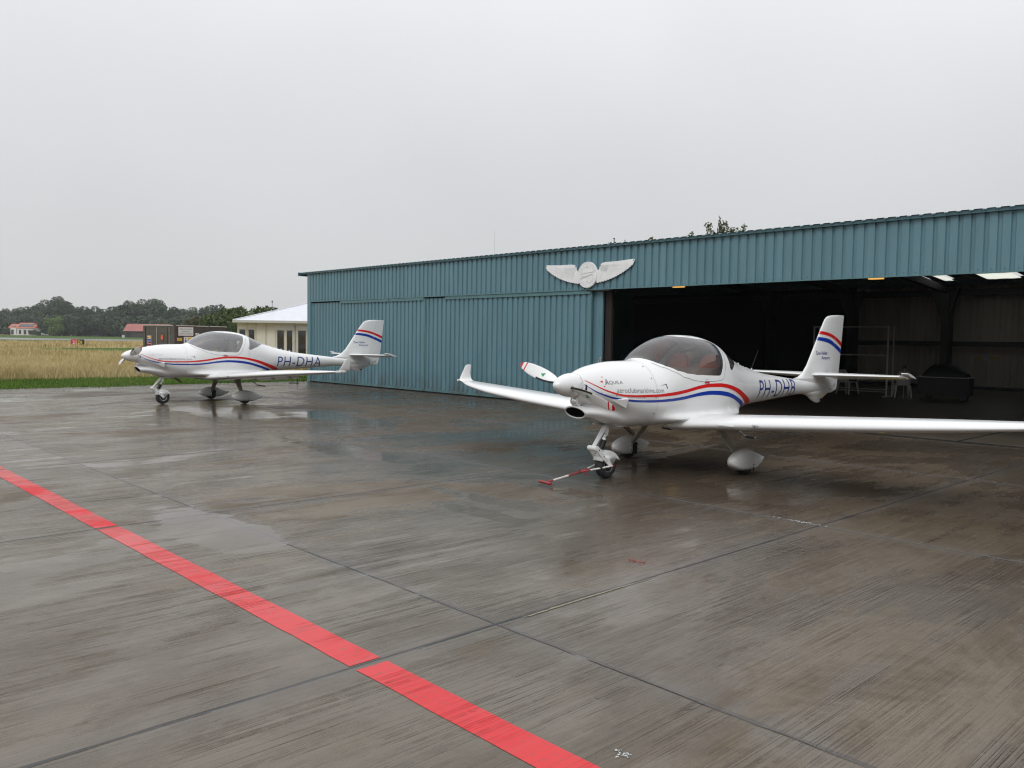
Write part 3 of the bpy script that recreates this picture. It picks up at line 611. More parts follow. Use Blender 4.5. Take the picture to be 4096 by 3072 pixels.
XS = sorted(set([round(v, 4) for v in list(np.linspace(-2.33, -1.16, 34))+list(np.linspace(-1.15, .34, 76))+list(np.linspace(.345, 1.0, 36))+list(np.linspace(1.03, 4.45, 58))+[q[0] for t_ in (F_FR, F_LO, F_HI, R_LO, R_HI) for q in t_]]))
N1, N2, N3, N4 = 34, 4, 14, 8
def build_fuselage(gm):
    fus, frame, glass, rear = MB(), MB(), MB(), MB()
    def row(x):
        f, lo, hi = bands(x); p = []
        for k in range(N1): p.append(-90+(f+90)*k/N1)
        for k in range(N2): p.append(f+(lo-f)*k/N2)
        for k in range(N3): p.append(lo+(hi-lo)*k/N3)
        for k in range(N4+1): p.append(hi+(90-hi)*k/N4)
        return p
    rows = [row(x) for x in XS]; P = [[fpt(x, a) for a in r] for x, r in zip(XS, rows)]; nr = len(rows[0])
    for sgn in (1, -1):
        V = [(x, sgn*y, z) for r in P for x, y, z in r]; faces = {id(fus): [], id(frame): [], id(glass): [], id(rear): []}
        for i in range(len(XS)-1):
            xm = (XS[i]+XS[i+1])/2
            for j in range(nr-1):
                a = i*nr+j; q = (a, a+nr, a+nr+1, a+1)
                if j < N1: t = fus
                elif j < N1+N2: t = frame if xm < .34 else fus
                elif j < N1+N2+N3: t = glass if xm < .34 else rear
                else: t = frame if xm < .34 else fus
                if j >= N1 and xm < -1.15: continue
                faces[id(t)].append(q if sgn > 0 else q[::-1])
        for t, m in ((fus, M['white']), (frame, M['white']), (glass, gm), (rear, gm)): t.add(V, faces[id(t)], m)
    # cowl face behind the spinner, above the chin intake
    r0 = [p for p in P[0] if p[2] >= .945]; ring = r0+[(x, -y, z) for x, y, z in r0[::-1]]
    fus.add(ring+[(-2.325, 0, 1.2)], [(k, (k+1) % len(ring), len(ring)) for k in range(len(ring))], M['white'])
    return fus, frame, glass, rear
RED_T = [(-2.31, 1.273), (-2.19, 1.209), (-2.09, 1.163), (-1.98, 1.128), (-1.82, 1.094), (-1.58, 1.080), (-1.28, 1.080), (-1.036, 1.095), (-.79, 1.123), (-.59, 1.156), (-.455, 1.178), (-.255, 1.195), (-.05, 1.195), (.17, 1.177), (.40, 1.140), (.645, 1.087), (.90, 1.008), (1.15, .925), (1.38, .84)]
RED_B = [(-2.31, 1.263), (-2.19, 1.195), (-2.09, 1.146), (-1.98, 1.106), (-1.82, 1.068), (-1.58, 1.053), (-1.28, 1.048), (-1.036, 1.056), (-.79, 1.081), (-.59, 1.113), (-.455, 1.133), (-.255, 1.147), (-.05, 1.144), (.17, 1.125), (.40, 1.081), (.645, 1.014), (.90, .925), (1.15, .835), (1.22, .81), (1.38, .79)]
BLU_T = [(-2.33, 1.226), (-2.196, 1.140), (-2.09, 1.099), (-1.98, 1.068), (-1.82, 1.040), (-1.585, 1.019), (-1.284, 1.011), (-1.037, 1.018), (-.79, 1.040), (-.59, 1.067), (-.455, 1.085), (-.255, 1.098), (-.05, 1.092), (.17, 1.071), (.40, 1.027), (.65, .962), (.91, .884), (1.1, .823)]
BLU_B = [(-2.33, 1.219), (-2.196, 1.127), (-2.09, 1.083), (-1.98, 1.048), (-1.82, 1.017), (-1.585, .992), (-1.284, .980), (-1.037, .984), (-.79, 1.0), (-.59, 1.026), (-.455, 1.038), (-.255, 1.045), (-.05, 1.036), (.17, 1.011), (.40, .972), (.65, .904), (.91, .826), (1.1, .765)]
def smooth_tab(tab, x):     # monotone-cubic version of lerp
    return pch([(a, b) for a, b in tab], x, 1)
def side_strip(mb, top, bot, x0, x1, m, n=110, off=.0022, rows=4, sides=(1, -1)):
    for sgn in sides:
        V, F = [], []
        for i in range(n+1):
            x = x0+(x1-x0)*i/n; a, b = smooth_tab(bot, x), smooth_tab(top, x); zb, zt = zlim(x); a = max(a, zb+.02); b = max(b, zb+.021)
            for k in range(rows+1): p = surf(x, a+(b-a)*k/rows, off); V.append((p[0], sgn*p[1], p[2]))
        w_ = rows+1
        for i in range(n):
            for k in range(rows): q = (i*w_+k, (i+1)*w_+k, (i+1)*w_+k+1, i*w_+k+1); F.append(q if sgn > 0 else q[::-1])
        mb.add(V, F, m)
def side_text(mb, txt, x0, x1, z0, z1, m, cut=6, slope=0.0, sides=(1,), off=.0024, **kw):
    for sgn in sides:
        V, F = text_fit(txt, x0, x1, z0, z1, cut, **kw); VV = []
        for u, v in V:
            x = u if sgn > 0 else x0+x1-u; p = surf(x, v+slope*(u-x0), off); VV.append((p[0], sgn*p[1], p[2]))
        mb.add(VV, F, m)
def path_strip(mb, pts, wdt, m, off=.0018, sides=(1, -1), sub=6):   # thin line along (x, angle) points
    q = []
    for (a, b), (c, d) in zip(pts, pts[1:]):
        for k in range(sub): t = k/sub; q.append((a+(c-a)*t, b+(d-b)*t))
    q.append(pts[-1]); C_ = [Vector(surfp(x, p, off)) for x, p in q]
    for sgn in sides:
        V, F = [], []
        for i, c in enumerate(C_):
            d = (C_[min(i+1, len(C_)-1)]-C_[max(i-1, 0)]).normalized(); n = Vector(surfp(q[i][0], q[i][1], off+.01))-c; s_ = d.cross(n).normalized()*wdt/2
            for e in (c-s_, c+s_): V.append((e.x, sgn*e.y, e.z))
        F = [(2*i, 2*i+2, 2*i+3, 2*i+1) for i in range(len(C_)-1)]; mb.add(V, F, m)
def zpath(pts): # (x,z) -> (x, angle)
    r = []
    for x, z in pts:
        zb, zt = zlim(x); zc = pch(ST, x, 4); s = (z-zc)/((zt-zc) if z >= zc else (zc-zb)); r.append((x, math.degrees(math.asin(max(-1, min(1, s))))))
    return r
def dot(mb, x, z, r, m, sides=(1, -1), off=.0028):
    for sgn in sides:
        p = [surf(x+r*math.cos(a), z+r*math.sin(a), off) for a in [2*PI*k/8 for k in range(8)]]; mb.add([(a, sgn*b, c) for a, b, c in p], [tuple(range(8))], m)
# fin: leading and trailing edge against height
FIN_LE = [(.715, 4.04), (.73, 3.955), (.79, 3.806), (.84, 3.719), (.90, 3.50), (1.0, 3.36), (1.155, 3.20), (1.178, 3.34), (1.241, 3.492), (1.374, 3.647), (1.534, 3.771), (1.783, 3.959), (2.0, 4.118), (2.14, 4.232), (2.186, 4.277), (2.228, 4.358), (2.25, 4.49), (2.262, 4.70)]
FIN_TE = [(.715, 4.11), (.724, 4.172), (.771, 4.236), (.823, 4.349), (.862, 4.545), (.92, 4.809), (1.216, 4.887), (2.262, 5.03)]
def hinge(z): return 4.395+(z-.86)*.255
def fin_y(x, z):
    a, b = lerp(FIN_LE, z), lerp(FIN_TE, z); c = max(b-a, .02); s = max(0., min(1., (x-a)/c)); t = .085*(1+.9*smoothstep(.98, .80, z))
    return max(.0, 5*t*c*(.2969*math.sqrt(s)-.126*s-.3516*s*s+.2843*s**3-.1036*s**4))
def fin_mesh(mb, zs, fa, fb, m, n=16):
    rings = []
    for z in zs:
        a, b = fa(z), fb(z); xs = [a+(b-a)*(.5-.5*math.cos(PI*k/n)) for k in range(n+1)]
        rings.append([(x, fin_y(x, z), z) for x in xs]+[(x, -fin_y(x, z), z) for x in xs[::-1]])
    mb.loft(rings, m)
FZ = sorted(set([q[0] for q in FIN_LE]+list(np.linspace(.72, 2.26, 60))))
FR_T = [(3.96, 1.972), (4.074, 1.968), (4.339, 1.944), (4.666, 1.874), (4.935, 1.781), (5.0, 1.755)]; FR_B = [(3.96, 1.912), (4.037, 1.911), (4.339, 1.884), (4.666, 1.806), (4.924, 1.708), (5.0, 1.68)]
FB_T = [(3.96, 1.866), (4.002, 1.864), (4.339, 1.835), (4.667, 1.745), (4.913, 1.66), (5.0, 1.625)]; FB_B = [(3.9, 1.804), (3.96, 1.803), (4.340, 1.761), (4.667, 1.669), (4.897, 1.584), (5.0, 1.545)]
def fin_strip(mb, top, bot, part, m, n=40, rows=4):
    for sgn in (1, -1):
        V, F = [], []; xr = (3.9, 5.05)
        def fit(z):
            a, b = lerp(FIN_LE, z)+.001, lerp(FIN_TE, z)-.001; h = hinge(z); return (a, h-.004) if part == 'fin' else (h+.004, b)
        for i in range(n+1):
            for k in range(rows+1):
                t = i/n; x = None; z = None
                zz = smooth_tab(bot, 4.5)*(1-k/rows)+smooth_tab(top, 4.5)*k/rows
                for _ in range(5): a, b = fit(zz); x = a+(b-a)*t; zz = smooth_tab(bot, x)*(1-k/rows)+smooth_tab(top, x)*k/rows
                V.append((x, sgn*(fin_y(x, zz)+.0016), zz))
        w_ = rows+1
        for i in range(n):
            for k in range(rows): q = (i*w_+k, (i+1)*w_+k, (i+1)*w_+k+1, i*w_+k+1); F.append(q if sgn > 0 else q[::-1])
        mb.add(V, F, m)
def fin_text(mb, txt, x0, x1, z0, z1, m, slope=0.0, **kw):
    for sgn in (1, -1):
        V, F = text_fit(txt, x0, x1, z0, z1, 2, **kw); mb.add([((u if sgn > 0 else x0+x1-u), sgn*(fin_y(u if sgn > 0 else x0+x1-u, v+slope*(u-x0))+.002), v+slope*((u if sgn > 0 else x0+x1-u)-x0)) for u, v in V], F, m)
# wing
W_LE = [(.30, -.80), (.42, -.80), (.52, -.79), (.62, -.77), (.75, -.74), (.9, -.716), (1.5, -.699), (2.5, -.66), (3.0, -.60), (3.5, -.52), (4.2, -.292), (4.6, -.10), (4.85, .07), (5.0, .16)]
W_TE = [(.30, 1.02), (.42, .86), (.52, .74), (.65, .63), (.8, .585), (5.0, .475)]
def w_le(y): return smooth_tab(W_LE, y)
def w_te(y): return lerp(W_TE, y)
def w_z(y): return .629+.0660*y+.0*y
def naca(s, t, up):
    yt = 5*t*(.2969*math.sqrt(max(s, 0))-.126*s-.3516*s*s+.2843*s**3-.1036*s**4); p, mc = .4, .025; yc = mc/p**2*(2*p*s-s*s) if s < p else mc/(1-p)**2*((1-2*p)+2*p*s-s*s)
    return yc+yt if up else yc-yt
def w_ring(y, a, b, sg, n=18, defl=0.0, hf=.725):
    le, te = w_le(y), w_te(y); c = te-le; t = lerp([(.3, .125), (.62, .15), (1., .155), (3, .145), (4.5, .13), (5., .10)], y); z0 = w_z(y); dz = -.030*c
    us = [a+(b-a)*(1-math.cos(PI/2*k/n)) if a == 0 else a+(b-a)*k/n for k in range(n+1)]; P = []
    for up, seq in ((True, us[::-1]), (False, us[1:] if a == 0 else us)):
        for s in seq: P.append([le+s*c, z0+dz*s+naca(s, t, up)*c])
    if defl:
        hx, hz = le+hf*c, z0+dz*hf+naca(hf, t, False)*c; ca, sa = math.cos(defl), math.sin(defl)
        P = [[hx+(x-hx)*ca+(z-hz)*sa, hz-(x-hx)*sa+(z-hz)*ca] for x, z in P]
    return [(x, sg*y, z) for x, z in P]
def flip(rings, sg): return rings if sg > 0 else [r[::-1] for r in rings]
def wing_part(sg, parent):
    wm = MB()
    for y0, y1, b, k in ((.30, .80, 1.0, 12), (.80, 2.90, .715, 14), (2.90, 3.0, 1.0, 2), (3.0, 4.62, .735, 12), (4.62, 5.0, 1.0, 6)):
        wm.loft(flip([w_ring(y0+(y1-y0)*i/k, 0, b, sg) for i in range(k+1)], sg), M['white'])
    wing = wm.build('wing', parent, smooth=38, merge=.0004)
    # upswept tip
    wl = MB(); rings = []
    for y, z, le, te, t in ((5.0, .957, .16, .475, .030), (5.035, .968, .155, .472, .028), (5.062, .99, .175, .468, .024), (5.076, 1.03, .205, .463, .022), (5.084, 1.10, .25, .458, .020), (5.090, 1.17, .298, .47, .018), (5.094, 1.23, .335, .484, .015), (5.095, 1.252, .365, .486, .010), (5.095, 1.26, .40, .484, .004)):
        n = 10; c = te-le; tilt = min(1., max(0., (z-.957)/.07)); P = []
        us = [.5-.5*math.cos(PI*k/n) for k in range(n+1)]
        for side, seq in ((1, us[::-1]), (-1, us[1:-1])):
            for s in seq:
                h = side*t*2.6*(.2969*math.sqrt(s)-.126*s-.3516*s*s+.2843*s**3-.1036*s**4)/.3
                P.append((le+s*c, sg*(y-h*.5*tilt), z+h*.5*(1-tilt)))
        rings.append(P)
    wl.loft(flip(rings, sg), M['white']); wl.build('winglet', wing, smooth=50)
    nv = MB(); nv.loft(flip([[(x, sg*(5.0+.085*f*(1-.2*math.cos(a))), .964+.032*f*math.sin(a)) for a in [2*PI*k/10 for k in range(10)]] for x, f in ((.09, .3), (.13, .85), (.20, 1.), (.30, .95), (.42, .35))], sg), M['white'])
    nv.build('wing_tip', wing, smooth=50)
    lt = MB(); lt.lathe([(-.055, .004), (-.04, .016), (0, .020), (.04, .016), (.055, .004)], (.23, sg*5.082, .962), (1, 0, 0), M['lens'], 10); lt.build('navigation_light', wing, smooth=True)
    fl = MB(); fl.loft(flip([w_ring(y, .722, 1.0, sg, defl=R(13), hf=.722) for y in np.linspace(.83, 2.895, 10)], sg), M['white']); fl.build('flap', wing, smooth=38)
    al = MB(); al.loft(flip([w_ring(y, .742, 1.0, sg, defl=R(1), hf=.742) for y in np.linspace(3.005, 4.615, 8)], sg), M['white']); al.build('aileron', wing, smooth=38)
    for y in (1.0, 1.95, 2.8):
        x = w_le(y)+.70*(w_te(y)-w_le(y)); z = w_z(y); MB().prism([(x-.05, z-.035), (x+.10, z-.045), (x+.14, z-.105), (x+.09, z-.12), (x+.0, z-.075)], sg*y-.012, sg*y+.012, M['white']).build('hinge_bracket', wing)
    if sg > 0:
        st = MB(); y0 = 1.12; st.box(w_le(y0)-.012, w_le(y0)+.004, y0-.11, y0+.11, w_z(y0)-.008, w_z(y0)+.006, M['white']); st.build('stall_strip', wing)
        sv = MB(); y0 = 1.52; sv.box(w_le(y0)-.012, w_le(y0)+.01, y0-.035, y0+.035, w_z(y0)-.02, w_z(y0)+.012, M['alloy']); sv.lathe([(0, .008), (.02, .006)], (w_le(y0)-.01, y0, w_z(y0)-.01), (-1, 0, 0), M['black'], 6); sv.build('stall_vane', wing)
    return wing

def tail_part(parent):
    def tp(y): return 3.735+.205*y, 4.56-.075*y       # leading and trailing edge
    st = MB(); hf = .60
    def ring(y, a, b, dfl=0.0, n=12):
        le, te = tp(y); c = te-le; t = .10; z0 = 1.212+.008*abs(y)
        us = [a+(b-a)*(1-math.cos(PI/2*k/n)) if a == 0 else a+(b-a)*k/n for k in range(n+1)]; P = []
        th = lambda s: 5*t*c*(.2969*math.sqrt(max(s, 0))-.126*s-.3516*s*s+.2843*s**3-.1036*s**4)
        for up, seq in ((1, us[::-1]), (-1, us[1:] if a == 0 else us)):
            for s in seq: P.append([le+s*c, z0+up*th(s)])
        if dfl:
            hx, hz = le+hf*c, z0; ca, sa = math.cos(dfl), math.sin(dfl); P = [[hx+(x-hx)*ca+(z-hz)*sa, hz-(x-hx)*sa+(z-hz)*ca] for x, z in P]
        return P
    for sg in (1, -1):
        st.loft(flip([[(x, sg*y, z) for x, z in ring(abs(y), 0, .595)] for y in np.linspace(.0, 1.40, 12)], sg), M['white'])
    stab = st.build('tailplane', parent, smooth=38)
    for sg in (1, -1):
        el = MB(); el.loft(flip([[(x, sg*y, z) for x, z in ring(y, .605, 1.0, R(17))] for y in np.linspace(.10, 1.40, 8)], sg), M['white'])
        el.loft(flip([[(x, sg*y, z) for x, z in ring(y, 0, 1.0, R(13))] for y in (1.425, 1.46, 1.50)]+[[(x, sg*1.525, z) for x, z in [(p[0]*.94+4.30*.06, p[1]) for p in ring(1.50, 0, 1.0, R(13))]]], sg), M['white'])
        el.build('elevator', stab, smooth=38)
    return stab

SPAT = [(-.345, .005, .19, .19), (-.335, .035, .155, .225), (-.30, .066, .125, .252), (-.25, .088, .098, .278), (-.18, .104, .070, .305), (-.10, .112, .062, .327), (.0, .115, .058, .340), (.08, .112, .056, .335), (.18, .098, .052, .305), (.26, .078, .064, .278), (.34, .055, .088, .250), (.42, .034, .117, .222), (.50, .014, .150, .195), (.535, .003, .168, .182)]
def main_gear(sg, parent):
    lg = MB(); yc = .972
    path = [(.02, .46, .66, .095, .022), (.0, .56, .605, .085, .020), (-.01, .64, .52, .074, .018), (-.015, .74, .40, .064, .016), (-.012, .84, .28, .052, .014), (-.005, .885, .20, .045, .014), (0, .90, .165, .04, .014)]
    rings = []
    for i, (x, y, z, hw, ht) in enumerate(path):
        a, b = path[max(i-1, 0)], path[min(i+1, len(path)-1)]; d = Vector((0, sg*(b[1]-a[1]), b[2]-a[2])).normalized(); nn = Vector((0, -d.z, d.y))
        rings.append([(x+hw*cx, sg*y+nn.y*ht*cz, z+nn.z*ht*cz) for cx, cz in ((-1, 0), (-.8, .8), (0, 1), (.8, .8), (1, 0), (.8, -.8), (0, -1), (-.8, -.8))])
    lg.loft(rings, M['legpaint']); leg = lg.build('main_gear_leg', parent, smooth=40)
    fr = MB(); fr.loft(flip([[(-.12, sg*.40, .655), (.18, sg*.40, .655), (.14, sg*.60, .60), (-.10, sg*.60, .60)], [(-.08, sg*.45, .61), (.10, sg*.45, .61), (.085, sg*.565, .575), (-.085, sg*.565, .575)]], sg), M['spat']); fr.build('leg_fairing', leg)
    sp_ = MB(); n = 22; rings = []
    for x, hw, z0, z1 in SPAT:
        zc, hh = z0+(z1-z0)*.48, (z1-z0); P = []
        for k in range(n):
            a = 2*PI*k/n; c, s = math.cos(a), math.sin(a); zz = zc+((z1-zc) if s > 0 else (zc-z0))*math.copysign(abs(s)**(.8 if s > 0 else .45), s); P.append((x, sg*yc+hw*math.copysign(abs(c)**.85, c), zz))
        rings.append(P)
    sp_.loft(rings, M['spat']); spo = sp_.build('wheel_fairing', leg, smooth=60)
    slot = MB()     # inner face: opening where the leg enters, and outer service hole
    slot.prism([(-.02, .06), (.075, .06), (.085, .235), (.0, .26), (-.03, .2)], sg*(yc-.119), sg*(yc-.10), M['black']); slot.build('leg_opening', spo); slot = MB(); slot.prism([(.055, .052), (.072, .052), (.07, .10), (.058, .10)], sg*(yc+.108), sg*(yc+.116), M['black'])
    slot.lathe([(0, .012), (.004, .01)], (.065, sg*(yc+.112), .135), (0, sg, 0), M['black'], 8)
    slot.build('service_opening', spo)
    for x, z in ((-.05, .13), (-.05, .2), (.12, .14), (.12, .2)): MB().lathe([(0, .010), (.004, .008)], (x, sg*(yc-.112), z), (0, -sg, 0), M['steel'], 8).build('screw', spo)
    ty = MB(); ty.lathe([(-.058, .10), (-.062, .135), (-.052, .158), (-.03, .166), (0, .168), (.03, .166), (.052, .158), (.062, .135), (.058, .10)], (0, sg*yc, .168), (0, 1, 0), M['rubber'], 28); ty.build('tyre', leg, smooth=50)
    return leg

def nose_gear(parent):
    ng = MB(); kx, kz, ax_, az = -1.955, .405, -1.70, .166
    ng.tube([(-1.70, 0, .70), (-1.73, 0, .655), (kx, 0, kz)], [.034, .032, .026], M['white'], 12)
    ng.prism([(-1.725, .69), (-1.675, .685), (-1.672, .60), (-1.69, .545), (-1.715, .565), (-1.755, .585), (-1.76, .62)], -.02, .02, M['white'])
    ng.lathe([(-.07, .03), (-.06, .034), (.06, .034), (.07, .03)], (kx, 0, kz), (0, 1, 0), M['white'], 12)
    for sg in (1, -1):
        ng.loft([[(kx-.02, sg*.050, kz-.005), (kx+.02, sg*.050, kz+.03), (kx+.02, sg*.072, kz+.03), (kx-.02, sg*.072, kz-.005)], [(-1.85, sg*.055, .27), (-1.80, sg*.055, .315), (-1.80, sg*.078, .315), (-1.85, sg*.078, .27)], [(ax_-.02, sg*.076, az-.01), (ax_+.018, sg*.076, az+.02), (ax_+.018, sg*.092, az+.02), (ax_-.02, sg*.092, az-.01)]], M['white'])
        ng.box(-1.80, -1.72, sg*.074, sg*.088, .235, .262, M['white'], None)
        for x, z in ((kx+.03, kz-.02), (-1.83, .30), (-1.785, .255), (-1.73, .19)): ng.lathe([(0, .009), (.006, .007)], (x, sg*.082, z), (0, sg, 0), M['steel'], 8)
    ng.lathe([(-.11, .02), (.11, .02)], (ax_, 0, az), (0, 1, 0), M['alloy'], 10)
    leg = ng.build('nose_gear', parent, smooth=40)
    sh_ = MB(); a, b = Vector((-1.70, 0, .575)), Vector((-1.83, 0, .335)); d = (b-a).normalized(); L_ = (b-a).length
    sh_.lathe([(0, .016), (.06, .02), (.07, .028), (.10, .028)], a, d, M['alloy'], 10); sh_.lathe([(L_-.05, .03), (L_, .02)], a, d, M['alloy'], 10)
    sh_.lathe([(q, r) for k in range(6) for q, r in ((.10+k*.021, .042), (.114+k*.021, .042), (.116+k*.021, .031), (.1205+k*.021, .031))], a, d, M['black'], 14); sh_.build('shock_absorber', leg, smooth=30)
    ty = MB(); W_ = [(-.05, .088), (-.060, .115), (-.056, .145), (-.038, .162), (0, .168), (.038, .162), (.056, .145), (.060, .115), (.05, .088)]; ty.lathe(W_, (ax_, 0, az+.002), (0, 1, 0), M['rubber'], 30); ty.build('tyre', leg, smooth=50)
    rim = MB(); rim.lathe([(-.052, .03), (-.045, .055), (-.034, .07), (-.05, .078), (-.052, .088), (.052, .088), (.05, .078), (.034, .07), (.045, .055), (.052, .03)], (ax_, 0, az+.002), (0, 1, 0), M['alloy'], 26); rim.build('rim', leg, smooth=30)
    mg = MB(); rings = []          # curved mudguard over the tyre, open below
    arc = [(-1.885, .245), (-1.865, .30), (-1.82, .340), (-1.76, .358), (-1.69, .362), (-1.62, .350), (-1.56, .318), (-1.51, .275), (-1.472, .225)]
    for i, (x, z) in enumerate(arc):
        t = i/(len(arc)-1); hw = .082-.012*abs(t-.4); dr = .085*math.sin(PI*min(1, t*1.05))**.7+.0; cx, cz = x-ax_, z-az; l_ = math.hypot(cx, cz); ux, uz = cx/l_, cz/l_
        P = []
        for k in range(13):
            a_ = PI*k/12; yy = hw*math.cos(a_); drop = (1-math.sin(a_))*.032+max(0, abs(math.cos(a_))-.93)/.07*dr; P.append((x-ux*drop, yy, z-uz*drop))
        rings.append(P)
    mg.loft(rings, M['white'], cap=False, closed=False)
    for sg in (1, -1): mg.add([(-1.83, sg*.084, .275), (-1.70, sg*.087, .145), (-1.60, sg*.084, .235), (-1.60, sg*.082, .28), (-1.72, sg*.083, .30), (-1.82, sg*.083, .31)], [(0, 1, 2, 3, 4, 5)], M['white'])
    o = mg.build('mudguard', leg, smooth=50); so = o.modifiers.new('thickness', 'SOLIDIFY'); so.thickness = .004
    return leg

def propeller(parent, ang):
    hub = empty('propeller', (-2.49, 0, 1.208)); hub.parent = parent
    sp_ = MB(); prof_ = [(-.197, .002), (-.192, .018), (-.18, .035), (-.15, .062), (-.11, .09), (-.06, .115), (0, .134), (.06, .144), (.12, .147), (.155, .147), (.158, .14)]
    sp_.lathe(prof_, (0, 0, 0), (1, 0, 0), M['white'], 48)
    for k in range(14): a = 2*PI*k/14; sp_.lathe([(0, .005), (.003, .004)], (.135, .146*math.cos(a), .146*math.sin(a)), (0, math.cos(a), math.sin(a)), M['line'], 6)
    for sgn in (1, -1):
        sp_.loft([[(.03+.045*math.cos(a)*f, sgn*(.137-.012*math.sin(a)**2+g), .045*math.sin(a)*f*.9) for a in [2*PI*k/16 for k in range(16)]] for f, g in ((1., .0015), (.72, .004))], M['black'])
    so = sp_.build('spinner', hub, smooth=40); so.rotation_euler = (-ang, 0, 0)
    for k in range(2):
        bl = MB(); rings = []; N_ = 34; mats_ = []
        for i in range(N_+1):
            r = .085+(.80-.085)*i/N_; t = (r-.085)/.715
            ch = lerp([(0, .062), (.08, .075), (.2, .128), (.35, .158), (.55, .162), (.72, .148), (.85, .120), (.94, .088), (.985, .058), (1, .03)], t); th = lerp([(0, .045), (.1, .034), (.3, .022), (.6, .014), (1, .006)], t); tw = R(lerp([(0, 62), (.2, 46), (.5, 32), (1, 20)], t)); P = []
            sweep = -.012*t
            for a in [2*PI*q/16 for q in range(16)]:
                u, v = ch/2*math.cos(a)+sweep, th/2*math.sin(a)*(1+.35*math.cos(a)); P.append((u*math.sin(tw)*-1+v*math.cos(tw), r, u*math.cos(tw)+v*math.sin(tw)))
            rings.append(P)
        def tm(r): return M['red'] if r > .748 or .705 < r < .722 else M['white']
        for i in range(N_): rm = .085+(.80-.085)*(i+.5)/N_; bl.loft(rings[i:i+2], tm(rm), cap=(i in (0, N_-1)))
        # black erosion strip on the leading edge near the root, green maker's triangle
        V = []; F = []
        for i in range(1, 19):
            for q in (14, 15, 0, 1, 2): p = Vector(rings[i][q]); c_ = sum((Vector(z_) for z_ in rings[i]), Vector())/16; V.append(tuple(p+(p-c_).normalized()*.0022))
        F = [(i*5+j, i*5+j+1, i*5+j+6, i*5+j+5) for i in range(17) for j in range(4)]; bl.add(V, F, M['black'])
        for face in (4, 12):
            q0 = Vector(rings[13][face]); q1 = Vector(rings[16][face]); c_ = sum((Vector(z_) for z_ in rings[13]), Vector())/16; nrm = (q0-c_).normalized()*.002; ch_d = (Vector(rings[13][0])-Vector(rings[13][8])).normalized()
            bl.add([tuple(q0+nrm-ch_d*.03), tuple(q0+nrm+ch_d*.03), tuple(q1+nrm)], [(0, 1, 2)], M['green'])
        o = bl.build('blade', hub, smooth=50, merge=.0003); o.rotation_euler = (-ang+PI*k, 0, 0)
    return hub

